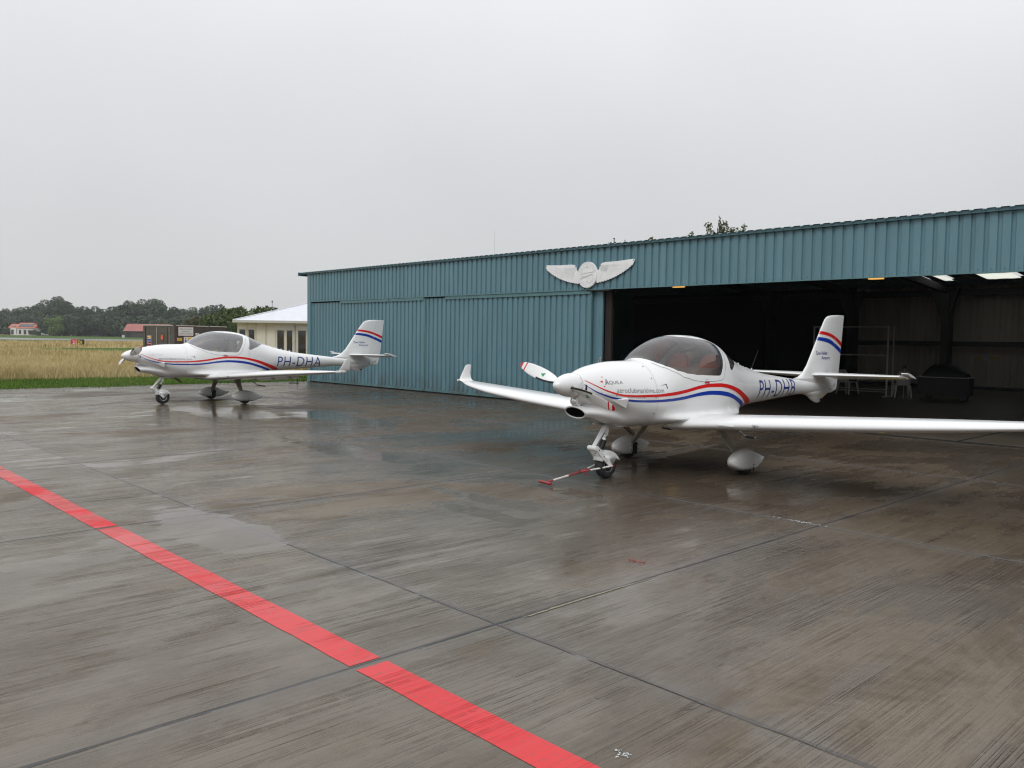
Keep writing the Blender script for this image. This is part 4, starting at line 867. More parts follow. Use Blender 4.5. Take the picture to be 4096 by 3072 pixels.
def aircraft(name, loc, rz, reg, regx, logo_mat, seat_mat, prop_ang, label, gmat='canopy'):
    root = empty(name, loc, rz, label, 'aircraft', 'small white aircraft on the apron')
    fus, frame, glass, rear = build_fuselage(M[gmat])
    side_strip(fus, RED_T, RED_B, -2.31, 1.33, M['red']); side_strip(fus, BLU_T, BLU_B, -2.325, 1.06, M['blue'])
    side_text(fus, reg, regx, regx+1.47, .912, 1.180, M['navy'], 10, -.016, (1, -1), shear=.16, offset=-.004, space=1.10)
    side_text(fus, 'aeroclubmaritime.com', -1.925, -1.145, 1.118, 1.178, M['grey_text'], 2, -.026, (1, -1), offset=-.004)
    side_text(fus, 'AQUILA', -2.062, -1.812, 1.214, 1.262, logo_mat[1], 3, 0.0, (1, -1)); side_text(fus, 'A', -2.075, -2.015, 1.214, 1.285, logo_mat[1], 3)
    for sg in (1, -1):
        for poly in ([(-2.098, 1.19), (-2.078, 1.19), (-2.075, 1.31), (-2.095, 1.315)], [(-2.14, 1.252), (-2.098, 1.24), (-2.098, 1.268)]):
            fus.add([(p[0], sg*p[1], p[2]) for p in (surf(x, z, .002) for x, z in poly)], [tuple(range(len(poly)))], logo_mat[0])
    fw = zpath([(-1.205, 1.482), (-1.225, 1.40), (-1.24, 1.30), (-1.252, 1.18), (-1.264, 1.0), (-1.27, .86), (-1.275, .76), (-1.27, .70)]); path_strip(fus, [(-1.2, 89)]+fw, .0045, M['faint'])
    path_strip(fus, zpath([(-2.32, 1.13), (-2.15, 1.105), (-2.0, 1.09), (-1.8, 1.06), (-1.5, 1.035), (-1.265, 1.025)]), .004, M['faint'])
    path_strip(fus, zpath([(.372, 1.06), (.370, .96), (.385, .86), (.42, .83), (.5, .822), (.62, .83)]), .004, M['faint']); path_strip(fus, zpath([(.45, 1.15), (.55, 1.19), (.66, 1.20), (.78, 1.195), (.87, 1.15), (.90, 1.13)]), .004, M['faint'])
    path_strip(fus, [(x, p-.6) for x, p in F_FR if x > -1.10], .005, M['line'])
    for x, z in ((-1.276, 1.425), (-1.287, 1.281), (-1.299, .84), (-2.13, 1.115), (-1.93, 1.085), (-1.72, 1.065), (-1.5, 1.05), (-1.3, 1.04), (.904, .998)): dot(fus, x, z, .008, M['line'])
    for q in ([(-1.19, 1.186), (-1.085, 1.207), (-1.08, 1.20)], [(-1.092, 1.207), (-1.077, 1.209), (-1.068, 1.150), (-1.082, 1.148)]):
        for sg in (1, -1): fus.add([(p[0], sg*p[1], p[2]) for p in (surf(x, z, .0025) for x, z in q)], [tuple(range(len(q)))], M['line'])
    fo = fus.build('fuselage', root, smooth=40, merge=.0002)
    # chin intake
    ai = MB(); n = 28; lip = []; inner = []
    for k in range(n):
        a = 2*PI*k/n; y, z = .158*math.cos(a), .872+.072*math.sin(a); x = -2.33+(.945-z)*.62-.014; lip.append((x, y, z)); inner.append((x+.16, y*.75, .872+(z-.872)*.7))
    ai.tube(lip+[lip[0]], .010, M['white'], 8, cap=False); ai.loft([lip, inner], M['black'], cap=False); ai.add(inner, [tuple(range(n))], M['black']); ai.build('air_intake', fo, smooth=50, fixn=False)
    ll = MB(); ll.lathe([(-.02, .052), (.008, .052), (.008, .044), (.002, .043)], (-2.328, 0, 1.008), (-1, 0, 0), M['white'], 24); ll.lathe([(.001, .044), (.006, .036), (.01, .02), (.011, .002)], (-2.328, 0, 1.008), (-1, 0, 0), M['lens'], 24); ll.build('landing_light', fo, smooth=30)
    for sg in (1, -1):                                   # louvred blister on the cowl cheek
        A_ = surf(-1.99, 1.03, 0); B_ = surf(-1.79, 1.055, -.004); C_ = surf(-1.785, .93, -.004); Bo = surf(-1.79, 1.04, .045); Co = surf(-1.785, .95, .045)
        ck = MB(); q = [(p[0], sg*p[1], p[2]) for p in (A_, B_, Bo, Co, C_)]; ck.add(q, [(0, 1, 2), (0, 2, 3), (0, 3, 4)], M['white'])
        ck.add([(p[0]+.001, p[1], p[2]) for p in q[1:]], [(0, 1, 2, 3)], M['black']); ck.build('cowl_outlet', fo, fixn=False)
        ln = [(-2.315, 1.235, .020), (-2.29, 1.225, .02)]
        p = [surf(-2.30+dx, 1.185+dz, .003) for dx, dz in ((-.012, -.03), (.006, -.035), (.006, .03), (-.012, .035))]; MB().add([(a, sg*b, c) for a, b, c in p], [(0, 1, 2, 3)], M['black']).build('cowl_fastener', fo)
    ex = MB(); ex.tube([(-1.56, .10, .70), (-1.45, .10, .66), (-1.27, .10, .545)], .028, M['exhaust'], 12); ex.lathe([(0, .024), (.001, .02)], (-1.268, .10, .543), (.84, 0, -.54), M['gap_shade'], 12); ex.build('exhaust_pipe', fo, smooth=40)
    bf = MB(); bf.loft([[(-1.95, y*.3, .715) for y in (-.1, 0, .1)]+[(-1.95, 0, .70)], [(-1.6, y, .665-.03*(1-abs(y)*6)) for y in (-.15, 0, .15)]+[(-1.6, 0, .68)], [(-1.44, y, .66-.03*(1-abs(y)*6)) for y in (-.15, 0, .15)]+[(-1.44, 0, .69)]], M['white']); bf.build('belly_fairing', fo, smooth=True)
    rw = rear.build('rear_window', fo, smooth=True, merge=.0002)
    for x, h, l_ in ((1.40, .05, .07), (1.54, .03, .06), (1.80, .045, .05)):
        z = zlim(x)[1]; MB().loft([[(x-l_*(1-t)+.35*l_*t*2, 0+.012*(1-t), z-.012+h*t), (x+.015, .012*(1-.6*t), z-.012+h*t), (x+.03+.02*t, 0, z-.012+h*t), (x+.015, -.012*(1-.6*t), z-.012+h*t)] for t in (0, .6, 1)], M['white']).build('antenna', fo)
    MB().tube([(1.82, 0, 1.35), (2.016, 0, 1.63)], [.0035, .002], M['black'], 5).build('whip_aerial', fo)
    for sg in (1, -1):
        bs = MB(); bs.tube([(.34, sg*.60, .58), (.50, sg*.70, .445)], .013, M['alloy'], 8); bs.tube([(.495, sg*.70, .44), (.72, sg*.705, .405)], .016, M['black'], 8); bs.lathe([(0, .017), (.012, .016)], (.72, sg*.705, .405), (1, 0, -.15), M['white'], 8); bs.build('boarding_step', fo, smooth=40)
    cn = frame.build('canopy', root, smooth=40, merge=.0002); glass.build('canopy_glass', cn, smooth=True, merge=.0002)
    for sg in (1, -1):
        hb = MB(); p = [surf(x, z, .003) for x, z in ((-.37, 1.198), (-.27, 1.198), (-.262, 1.228), (-.378, 1.228))]; hb.add([(a, sg*b, c) for a, b, c in p], [(0, 1, 2, 3)], M['line']); p = [surf(x, z, .006) for x, z in ((-.35, 1.203), (-.285, 1.203), (-.285, 1.222), (-.35, 1.222))]; hb.add([(a, sg*b, c) for a, b, c in p], [(0, 1, 2, 3)], M['red']); p = [surf(x, z, .003) for x, z in ((-.332, 1.243), (-.320, 1.243), (-.320, 1.258), (-.332, 1.258))]; hb.add([(a, sg*b, c) for a, b, c in p], [(0, 1, 2, 3)], M['black']); hb.build('canopy_handle', cn)
    # cabin: dark tub, panel, seats
    tub = MB(); rings = []
    for x in np.linspace(-1.12, 1.05, 24):
        f = min(bands(x)[0], 34) if x < .34 else 20; P = []
        for k in range(13): y, z = sec(float(x), R(-75+(f-4+75)*k/12)); P.append((float(x), y*.955, z+.02*(1-k/12)))
        rings.append(P+[(a, -b, c) for a, b, c in P[::-1]])
    tub.loft(rings, M['dark'], cap=True, closed=False); tub.add(rings[-1], [tuple(range(26))], M['dark']); tub.build('cabin_liner', root, smooth=40, fixn=False)
    ip = MB(); ip.loft([[(x, .44*f*math.cos(a), .98+h*math.sin(a)) for a in [PI*k/16 for k in range(17)]] for x, f, h in ((-1.06, .55, .36), (-.92, .85, .40), (-.72, .98, .405), (-.66, .98, .39), (-.67, .92, .33))], M['panelgrey'])
    for y in (-.27, -.14, .14, .27): ip.lathe([(0, .045), (.006, .042)], (-.663, y, 1.2), (1, 0, 0), M['black'], 14)
    ip.build('instrument_panel', root, smooth=40)
    for sg in (1, -1):
        s_ = MB(); y = sg*.27
        s_.loft([[(-.30, y-.2, .86), (-.30, y+.2, .86), (-.30, y+.2, .94), (-.30, y-.2, .94)], [(.12, y-.21, .80), (.12, y+.21, .80), (.12, y+.21, .90), (.12, y-.21, .90)]], seat_mat)
        s_.loft([[(.06, y-.20, .86), (.06, y+.20, .86), (.18, y+.19, .86), (.18, y-.19, .86)], [(.15, y-.215, 1.15), (.15, y+.215, 1.15), (.25, y+.2, 1.15), (.25, y-.2, 1.15)], [(.20, y-.20, 1.36), (.20, y+.20, 1.36), (.29, y+.19, 1.36), (.29, y-.19, 1.36)], [(.23, y-.165, 1.50), (.23, y+.165, 1.50), (.31, y+.155, 1.50), (.31, y-.155, 1.50)], [(.26, y-.10, 1.585), (.26, y+.10, 1.585), (.32, y+.09, 1.585), (.32, y-.09, 1.585)]], seat_mat)
        s_.build('seat', root, smooth=60, bevel=.018)
        MB().tube([(-.42, y, .8), (-.45, y, 1.08), (-.47, y, 1.12)], .012, M['black'], 8).build('control_stick', root)
    MB().tube([(.30, -.45, 1.42), (.36, -.30, 1.60), (.38, 0, 1.66), (.36, .30, 1.60), (.30, .45, 1.42), (.25, .5, 1.2)], .022, M['dark'], 8).tube([(.25, -.5, 1.2), (.30, -.45, 1.42)], .022, M['dark'], 8).build('roll_hoop', root, smooth=True)
    hs = MB(); hs.tube([(.08, .45, 1.22), (.10, .44, 1.28), (.16, .43, 1.29), (.2, .43, 1.24)], .022, M['black'], 8); hs.build('headset', root, smooth=True)
    for sg in (1, -1): wing_part(sg, root)
    # fin and rudder
    fm = MB(); fin_mesh(fm, FZ, lambda z: lerp(FIN_LE, z), lambda z: max(lerp(FIN_LE, z)+.01, min(lerp(FIN_TE, z), hinge(z)-.003)), M['white'])
    fin_strip(fm, FR_T, FR_B, 'fin', M['red']); fin_strip(fm, FB_T, FB_B, 'fin', M['blue'])
    fin_text(fm, 'Den Helder', 3.915, 4.325, 1.553, 1.613, M['navy'], offset=.008); fin_text(fm, 'Airport', 4.086, 4.43, 1.452, 1.53, M['navy'], offset=.008)
    kp = [(4.155, fin_y(4.155, .755)+.012, .745), (4.215, .022, .745), (4.215, .022, .79), (4.165, .026, .79)]
    fm.box(4.16, 4.21, -.034, .034, .748, .785, M['black'])
    fino = fm.build('fin', root, smooth=36)
    rm = MB(); fin_mesh(rm, [z for z in FZ if z >= .868], lambda z: hinge(z)+.003, lambda z: max(lerp(FIN_TE, z), hinge(z)+.006), M['white'], 8)
    fin_strip(rm, FR_T, FR_B, 'rudder', M['red']); fin_strip(rm, FB_T, FB_B, 'rudder', M['blue'])
    fin_text(rm, 'A 210', 4.44, 4.73, .900, .972, M['line'], slope=.235, shear=0)
    rm.build('rudder', fino, smooth=36)
    tail_part(root)
    for sg in (1, -1): main_gear(sg, root)
    nose_gear(root); propeller(root, prop_ang)
    return root
MIRROR_Y = True
PLANE_A = aircraft('light_aircraft', (-21.142, 9.642, 0), R(90.986), 'PH-DHA', 1.255, (M['pale_text'], M['pale_text']), M['leather_grey'], R(16), 'white two seat aircraft lettered PH-DHA, standing farther out beside the dry grass field', 'canopy_clear')
PLANE_B = aircraft('light_aircraft', (-6.839, 9.813, 0), R(90.724), 'PH-DHB', 1.525, (M['red'], M['grey_text']), M['leather'], R(-16), 'white two seat aircraft lettered PH-DHB, parked before the open hangar with tow bar attached')
MIRROR_Y = False
# ---------------------------------------------------------------- tow bar at the nose wheel
def W2(x, y, z=0): return Vector((x, y, z))
M['towwhite'] = mat('chipped_white_paint', (.62, .60, .55), .5, noise=(25, .2, 3)); M['towred'] = mat('red_painted_tube', (.26, .018, .022), .45)
tb = empty('tow_bar', (-6.93, 7.12, 0), 0, 'red and white tow bar with T handle hooked on the nose wheel of PH-DHB', 'tow bar')
o0 = Vector((-6.93, 7.12, 0)); axL, axR = Vector((-6.70, 8.12, .172)), Vector((-6.945, 8.12, .172)); ap = Vector((-6.905, 7.72, .105)); H = Vector((-6.925, 7.13, .035))
m1, m2 = axL+(ap-axL)*.68, axR+(ap-axR)*.60; k1 = H+(ap-H)*.22; k2 = H+(ap-H)*.66
sh = lambda *p: [q-o0 for q in p]
hb = MB(); hb.tube(sh(H+Vector((-.115, .02, 0)), H+Vector((.115, -.02, 0))), .017, M['towred'], 10); hb.build('handle', tb, smooth=40)
sb = MB(); sb.tube(sh(H, k1-Vector((0, 0, 0))), .012, M['towred'], 8); sb.tube(sh(k1, k2), .0125, M['towwhite'], 8); sb.tube(sh(k2, ap), .013, M['towred'], 8); sb.build('bar', tb, smooth=40)
for a_, m_ in ((axL, m1), (axR, m2)):
    fk = MB(); fk.tube(sh(ap, m_), .0125, M['towred'], 8); fk.tube(sh(m_, a_), .0115, M['towwhite'], 8); fk.tube(sh(a_+Vector((-.02, 0, 0)), a_+Vector((.02, 0, 0))), .012, M['towred'], 8); fk.build('fork_arm', tb, smooth=40)
cl = MB(); cl.tube(sh(ap+Vector((-.03, .0, .01)), ap+Vector((.05, .08, .012))), .018, M['towred'], 8); cl.lathe([(-.02, .012), (.03, .012)], ap-o0, (0, 0, 1), M['steel'], 8); cl.tube(sh(ap+Vector((0.01, .06, -.03)), ap+Vector((.06, .12, -.035))), .006, M['towred'], 6); cl.build('clamp', tb, smooth=40)

# ---------------------------------------------------------------- things standing in the hangar
M['plastic'] = mat('white_garden_plastic', (.55, .55, .54), .5)
def chair(loc, rz, label):
    c = empty('garden_chair', loc, rz, label, 'chair', 'white plastic chairs in the hangar')
    s_ = MB(); s_.loft([[(-.23, -.22, .42), (.23, -.20, .40), (.23, .20, .40), (-.23, .22, .42)], [(-.23, -.22, .445), (.23, -.20, .425), (.23, .20, .425), (-.23, .22, .445)]], M['plastic']); s_.build('seat', c, bevel=.01)
    b_ = MB(); b_.loft([[(.20, -.20, .43), (.23, -.20, .43), (.23, .20, .43), (.20, .20, .43)], [(.30, -.22, .70), (.325, -.22, .70), (.325, .22, .70), (.30, .22, .70)], [(.34, -.15, .86), (.36, -.15, .86), (.36, .15, .86), (.34, .15, .86)]], M['plastic']); b_.build('backrest', c, bevel=.01)
    for sx, sy in ((-1, -1), (-1, 1), (1, -1), (1, 1)):
        l_ = MB(); x0, y0 = sx*.21, sy*.20; l_.loft([[(x0+sx*.0-dx, y0-dy, .41) for dx, dy in ((-.03, -.03), (.03, -.03), (.03, .03), (-.03, .03))], [(x0+sx*.075-dx, y0+sy*.05-dy, 0) for dx, dy in ((-.018, -.018), (.018, -.018), (.018, .018), (-.018, .018))]], M['plastic']); l_.build('leg', c)
    for sy in (-1, 1):
        a_ = MB(); a_.tube([(-.22, sy*.24, .42), (-.24, sy*.26, .62), (-.15, sy*.265, .655), (.15, sy*.26, .66), (.29, sy*.235, .70)], .02, M['plastic'], 6); a_.build('armrest', c)
chair((-11.05, 28.15, .006), R(-60), 'white plastic garden chair at the right post of the tube frame'); chair((-12.9, 28.2, .006), R(-100), 'white plastic garden chair behind the tail of PH-DHB, between the frame rails')
M['galv'] = mat('galvanised_tube', (.52, .51, .48), .45, metal=.2)
rk = empty('tube_frame', (-12.6, 27.65, .006), 0, 'tall galvanised tube frame standing on the hangar floor behind the aircraft tail', 'frame')
for x in (-1.3, 1.25): t_ = MB(); t_.tube([(x, 0, 0), (x, 0, 2.33)], .03, M['galv'], 8); t_.tube([(x+.06, .3, 0), (x+.06, .3, 2.33)], .022, M['galv'], 8); t_.tube([(x, -.25, .02), (x, .5, .02)], .025, M['galv'], 8); t_.build('post', rk, smooth=40)
for z in (.17, .25, 1.37, 2.31): t_ = MB(); t_.tube([(-1.3, 0, z), (1.25, 0, z)], .022 if z > 1 else .014, M['galv'], 8); t_.build('rail', rk, smooth=40)
M['tarp'] = mat('black_tarpaulin', (.007, .007, .008), .6, noise=(5, .3, 4), bump=.6); M['cartbody'] = mat('dark_cart_panel', (.007, .0065, .007), .6)
ct = empty('equipment_cart', (-9.75, 28.3, .006), R(8), 'dark equipment cart piled with a black tarpaulin at the hangar back wall', 'cart')
b_ = MB(); b_.box(-.75, .72, -.4, .4, .16, .70, M['cartbody']); b_.box(-.80, .77, -.44, .44, .70, .735, M['galv']); b_.build('body', ct, bevel=.01)
tp_ = MB(); rings = []
for i in range(13):
    t = i/12; P = []
    for k in range(15):
        a = PI*k/14; h = (.10+.38*math.sin(PI*t)**.8*(1-.4*t))*(1+.35*pnoise(Vector((i*.6, k*.5, 3)))); P.append((-.62+1.25*t, -.42*math.cos(a)*(1+.15*pnoise(Vector((i, k, 0)))), .736+h*math.sin(a)**.7))
    rings.append(P)
tp_.loft(rings, M['tarp'], cap=False, closed=False); tp_.build('tarpaulin', ct, smooth=70)
for x in (-.55, .55):
    for y in (-.3, .3): w_ = MB(); w_.lathe([(-.03, .04), (-.03, .08), (.03, .08), (.03, .04)], (x, y, .08), (0, 1, 0), M['rubber'], 14); w_.build('wheel', ct)
gd = empty('wall_sign', (-10.95, YB-.32, 1.27), 0, 'small pale and yellow winged sign on the inner back wall', 'sign'); g_ = MB(); M['ochre'] = mat('ochre_paint', (.30, .20, .03), .6); M['paleblue'] = mat('pale_blue_paint', (.25, .28, .36), .6)
g_.prism([(-.45, .05), (0, .02), (.45, .05), (.42, -.03), (0, -.06), (-.42, -.03)], -.02, .0, M['ochre']); g_.build('wing', gd); MB().lathe([(0, .10), (.03, .10)], (0, -.02, 0), (0, -1, 0), M['paleblue'], 18).build('disc', gd)
lp = empty('work_lamp', (-10.62, 27.2, .006), 0, 'thin dark lamp stand beside the equipment cart', 'lamp stand'); MB().tube([(0, 0, 0), (0, 0, 1.0)], .008, M['galv'], 6).tube([(-.2, .1, .0), (0, 0, .12), (.25, -.05, .0)], .007, M['galv'], 6).build('stand', lp); MB().box(-.07, .07, -.03, .03, .98, 1.08, M['black']).build('lamp_head', lp, bevel=.01)

ps = empty('floor_post', (-27.67, 15.3, 0), R(62), 'short black post with foot bar near the hangar corner behind PH-DHA', 'post'); MB().box(-.02, .02, -.02, .02, .02, .42, M['black']).build('upright', ps); MB().box(-.30, .06, -.03, .03, 0, .03, M['black']).build('foot', ps)
wb = empty('downpipe_shoe', (-28.62, 16.55, 0), 0, 'small white pipe end at the foot of the hangar corner', 'pipe'); MB().tube([(0, 0, .28), (-.18, -.05, .22)], .055, M['plastic'], 10).build('spout', wb); MB().tube([(0, 0, .05), (0, 0, .3)], .05, M['plastic'], 10).build('stub', wb)

# whip aerial standing behind the roof ridge
ae = MB(); ae.tube([(0, 0, 0), (0, 0, 1.5)], [.009, .004], M['galv'], 6); ae.lathe([(0, .03), (.25, .022)], (0, 0, -.2), (0, 0, 1), M['galv'], 8)
for a in range(4): ae.tube([(0, 0, .10), (.32*math.cos(a*PI/2+.4), .32*math.sin(a*PI/2+.4), -.02)], .005, M['galv'], 4)
tag(ae.build('roof_aerial', loc=(-29.02+2.9, 26.2-2.6, rz(23.6)), smooth=40), 'thin whip aerial standing on the hangar roof', 'aerial')

# ---------------------------------------------------------------- club building beyond the hangar
M['cream'] = mat('cream_painted_panel', (.62, .605, .52), .6, noise=(1.5, .06, 5)); M['clubwhite'] = mat('white_painted_board', (.58, .60, .60), .5, noise=(2, .05, 4)); M['whiteroof'] = mat('pale_roofing', (.60, .61, .65), .4, noise=(2.5, .05, 5)); M['gutter'] = mat('grey_gutter', (.42, .42, .38), .5); M['frame'] = mat('window_frame_paint', (.50, .48, .40), .5); M['roomdark'] = mat('dark_room', (.015, .016, .017), .5)
uv_ang = math.atan2(.727, .687)
club = empty('club_building', (-57.3, 26.9, 0), uv_ang, 'cream panelled club house with pale hipped roof behind the teal hangar', 'building')   # x along the front, y away from the apron
W0, DD = 13.0, 10.5
def wall_with_holes(mb, x0, x1, z0, z1, y, holes, m, th=.12):
    xs = sorted({x0, x1, *[h[0] for h in holes], *[h[1] for h in holes]}); 
    for a, b in zip(xs, xs[1:]):
        hs_ = [h for h in holes if h[0] <= a and h[1] >= b]; z = z0
        for h in sorted(hs_, key=lambda q: q[2]):
            if h[2] > z: mb.box(a, b, y, y+th, z, h[2], m)
            z = h[3]
        if z < z1: mb.box(a, b, y, y+th, z, z1, m)
wins = [(.10, .63, .95, 2.18), (.76, 1.29, .95, 2.18), (2.83, 3.42, .30, 2.16), (3.52, 4.02, .30, 2.16), (4.34, 5.0, .30, 2.16), (5.6, 6.3, .30, 2.16), (6.9, 7.6, .3, 2.16)]
w_ = MB(); wall_with_holes(w_, 0, W0, 0, 2.70, 0, wins, M['cream']); w_.box(0, .12, .12, DD, 0, 2.7, M['cream']); w_.box(W0-.12, W0, .12, DD, 0, 2.7, M['cream']); w_.box(.12, W0-.12, DD-.12, DD, 0, 2.7, M['cream']); w_.build('wall', club)
MB().box(2.72, W0, -.03, -.002, 2.16, 2.69, M['clubwhite']).build('fascia_board', club); MB().box(.14, W0-.14, 2.5, 2.6, .0, 2.6, M['roomdark']).build('inner_wall', club)
for x0, x1, z0, z1 in wins:
    f_ = MB(); t = .055
    f_.box(x0, x0+t, -.02, .08, z0, z1, M['frame']); f_.box(x1-t, x1, -.02, .08, z0, z1, M['frame']); f_.box(x0+t, x1-t, -.02, .08, z0, z0+t, M['frame']); f_.box(x0+t, x1-t, -.02, .08, z1-t, z1, M['frame'])
    fo_ = f_.build('window', club); p_ = MB(); p_.box(x0+t, x1-t, .03, .038, z0+t, z1-t, M['pane']); p_.build('pane', fo_)
bt = MB()
for x in (-.01, .68, 1.33, 2.02, 2.06, 2.72): bt.box(x, x+.05, -.025, -.002, 0, 2.69, M['frame'])
bt.build('batten', club)
rr = MB(); o_ = .5; E0, rp = (-.15-.0, -.5), 5.2; zt_ = 2.78+.335*5.6
a, b, c_, d_ = (-.15, -o_, 2.78), (W0+.3, -o_, 2.78), (W0+.3, DD+o_, 2.78), (-.15, DD+o_, 2.78); h = (DD+2*o_)/2; r0, r1 = (-.15+h, DD/2, 2.78+.335*h), (W0+.3-h, DD/2, 2.78+.335*h)
if r1[0] <= r0[0]: r1 = (r0[0]+.6, r0[1], r0[2])
rr.add([a, b, c_, d_, r0, r1], [(0, 1, 5, 4), (1, 2, 5), (2, 3, 4, 5), (3, 0, 4)], M['whiteroof']); rr.add([(p[0], p[1], p[2]-.03) for p in (a, b, c_, d_)], [(3, 2, 1, 0)], M['gutter'])
rr.build('roof', club)
fb = MB(); fb.box(-.17, W0+.32, -o_-.03, -o_+.0, 2.68, 2.80, M['gutter']); fb.box(-.17, -.14, -o_, DD+o_, 2.68, 2.80, M['gutter']); fb.box(-.15, W0+.3, -o_-.15, -o_-.03, 2.62, 2.69, M['gutter'])
for k in range(14): fb.box(-.1+k*.92, -.07+k*.92, -o_-.16, -o_-.02, 2.60, 2.70, M['frame'])
fb.build('gutter', club); dp = MB(); dp.tube([(4.17, -.5, 2.64), (4.17, -.3, 2.5), (4.17, -.09, 2.4), (4.17, -.09, 0)], .05, M['gutter'], 8); dp.build('downpipe', club, smooth=40)
hp_ = MB()
for p, q in ((a, r0), (b, r1), (r0, r1)): hp_.tube([Vector(p)+Vector((0, 0, .02)), Vector(q)+Vector((0, 0, .02))], .05, M['whiteroof'], 6)
hp_.build('hip_ridge', club, smooth=40)
for k, (fx_, hh) in enumerate(((.38, .75), (.80, .35))):
    wv = MB(); px, py = a[0]+h*fx_, a[1]+h*fx_
    if k == 0:
        wv.tube([(0, 0, -.1), (0, 0, hh)], .018, M['black'], 6); wv.tube([(-.42, 0, hh*.45), (.18, 0, hh*.40)], .02, M['black'], 6); wv.box(-.50, -.30, -.01, .01, hh*.38, hh*.56, M['black']); wv.lathe([(0, .03), (.14, .05), (.16, .01)], (0, 0, hh*.85), (0, 0, 1), M['black'], 8); wv.lathe([(0, .05), (.1, .05)], (.05, 0, .08), (0, 0, 1), M['black'], 8)
        nm, lb, ct_ = 'weather_station', 'black wind vane and cups on the pale hipped roof', 'weather vane'
    else: wv.tube([(0, 0, -.1), (0, 0, .2), (.3, 0, .28)], .018, M['gutter'], 6); wv.tube([(-.22, 0, .1), (.3, 0, .28)], .012, M['gutter'], 6); nm, lb, ct_ = 'roof_aerial', 'small bent aerial near the top of the pale roof', 'aerial'
    o = wv.build(nm, loc=club.matrix_basis @ Vector((px, py, 2.78+.335*h*fx_)), rot=(0, 0, uv_ang)); tag(o, lb, ct_)

# ---------------------------------------------------------------- fuel store with its signs
M['brownplank'] = mat('weathered_grey_brown_boards', (.085, .075, .062), .75, noise=(2, .2, 5, (1, 1, 6))); M['brownbrick'] = mat('dark_brown_boards', (.050, .038, .032), .75, noise=(2, .2, 5, (1, 1, 6))); M['signwhite'] = mat('sign_white', (.62, .62, .63), .5); M['signyellow'] = mat('sign_yellow', (.70, .40, .01), .5); M['signblue'] = mat('sign_blue', (.02, .08, .36), .5); M['signred'] = mat('sign_dark_red', (.20, .012, .03), .5); M['signorange'] = mat('sign_orange', (.60, .10, .03), .5); M['redline_p'] = mat('sign_border_red', (.35, .04, .05), .5)
SA, SB, SCn = Vector((-73.96, 26.23, 0)), Vector((-70.48, 27.57, 0)), Vector((-74.83, 34.05, 0)); u1 = (SA-SB); L1 = u1.length; u1.normalize(); u2 = (SCn-SB); L2 = u2.length; u2.normalize()
ang1 = math.atan2(-u1.y, -u1.x)          # left face, x from the left end to the corner
shed = empty('fuel_store', tuple(SA), ang1, 'brown boarded fuel store with warning signs beyond the far aircraft', 'shed')
def to_local(p): return shed.matrix_basis.inverted() @ Vector(p)
c0, c1, c2 = to_local(SA), to_local(SB), to_local(SCn); c3 = c0+(c2-c1); HT = 2.42
def board_wall(mb, p, q, z0, z1, m, n=22):
    p, q = Vector(p), Vector(q); d = (q-p).normalized(); nn = Vector((d.y, -d.x, 0))
    for i in range(n):
        a_, b_ = z0+(z1-z0)*i/n, z0+(z1-z0)*(i+1)/n; V = [p+nn*.03+Vector((0, 0, a_)), q+nn*.03+Vector((0, 0, a_)), q+nn*.002+Vector((0, 0, b_)), p+nn*.002+Vector((0, 0, b_)), p+Vector((0, 0, a_)), q+Vector((0, 0, a_))]
        mb.add([tuple(v) for v in V], [(0, 1, 2, 3), (4, 5, 1, 0)], m)
for p, q, mm in ((c0, c1, M['brownplank']), (c1, c2, M['brownbrick']), (c2, c3, M['brownbrick']), (c3, c0, M['brownplank'])): w_ = MB(); board_wall(w_, p, q, 0, HT, mm); w_.build('wall', shed, fixn=False)
rf_ = MB(); rf_.prism([(p.x*1.012, p.y*1.012) for p in (c0, c1, c2, c3)], HT+.001, HT+.05, M['brownbrick'], 'z'); rf_.build('roof', shed)
tr = MB(); seg = [(c0, c1, .0, .34), (c0, c1, .37, .95), (c1, c2, .02, .35), (c1, c2, .37, .62), (c1, c2, .65, 1.0)]
for p, q, a_, b_ in seg:
    d = (q-p).normalized(); nn = Vector((d.y, -d.x, 0)); s0, s1 = p+(q-p)*a_+nn*.02, p+(q-p)*b_+nn*.02; tr.loft([[tuple(s0+Vector((0, 0, HT))), tuple(s0+nn*.05+Vector((0, 0, HT))), tuple(s0+nn*.05+Vector((0, 0, HT+.07))), tuple(s0+Vector((0, 0, HT+.07)))], [tuple(s1+Vector((0, 0, HT))), tuple(s1+nn*.05+Vector((0, 0, HT))), tuple(s1+nn*.05+Vector((0, 0, HT+.07))), tuple(s1+Vector((0, 0, HT+.07)))]], M['gutter'])
tr.build('roof_trim', shed)
for x, wd, mm in ((.28, .05, M['black']), (1.63, .035, M['gutter']), (2.92, .06, M['black']), (3.1, .03, M['gutter'])): MB().box(x*L1/3.73, x*L1/3.73+wd, -.06, -.031, 0, HT-.12, mm).build('door_frame', shed)
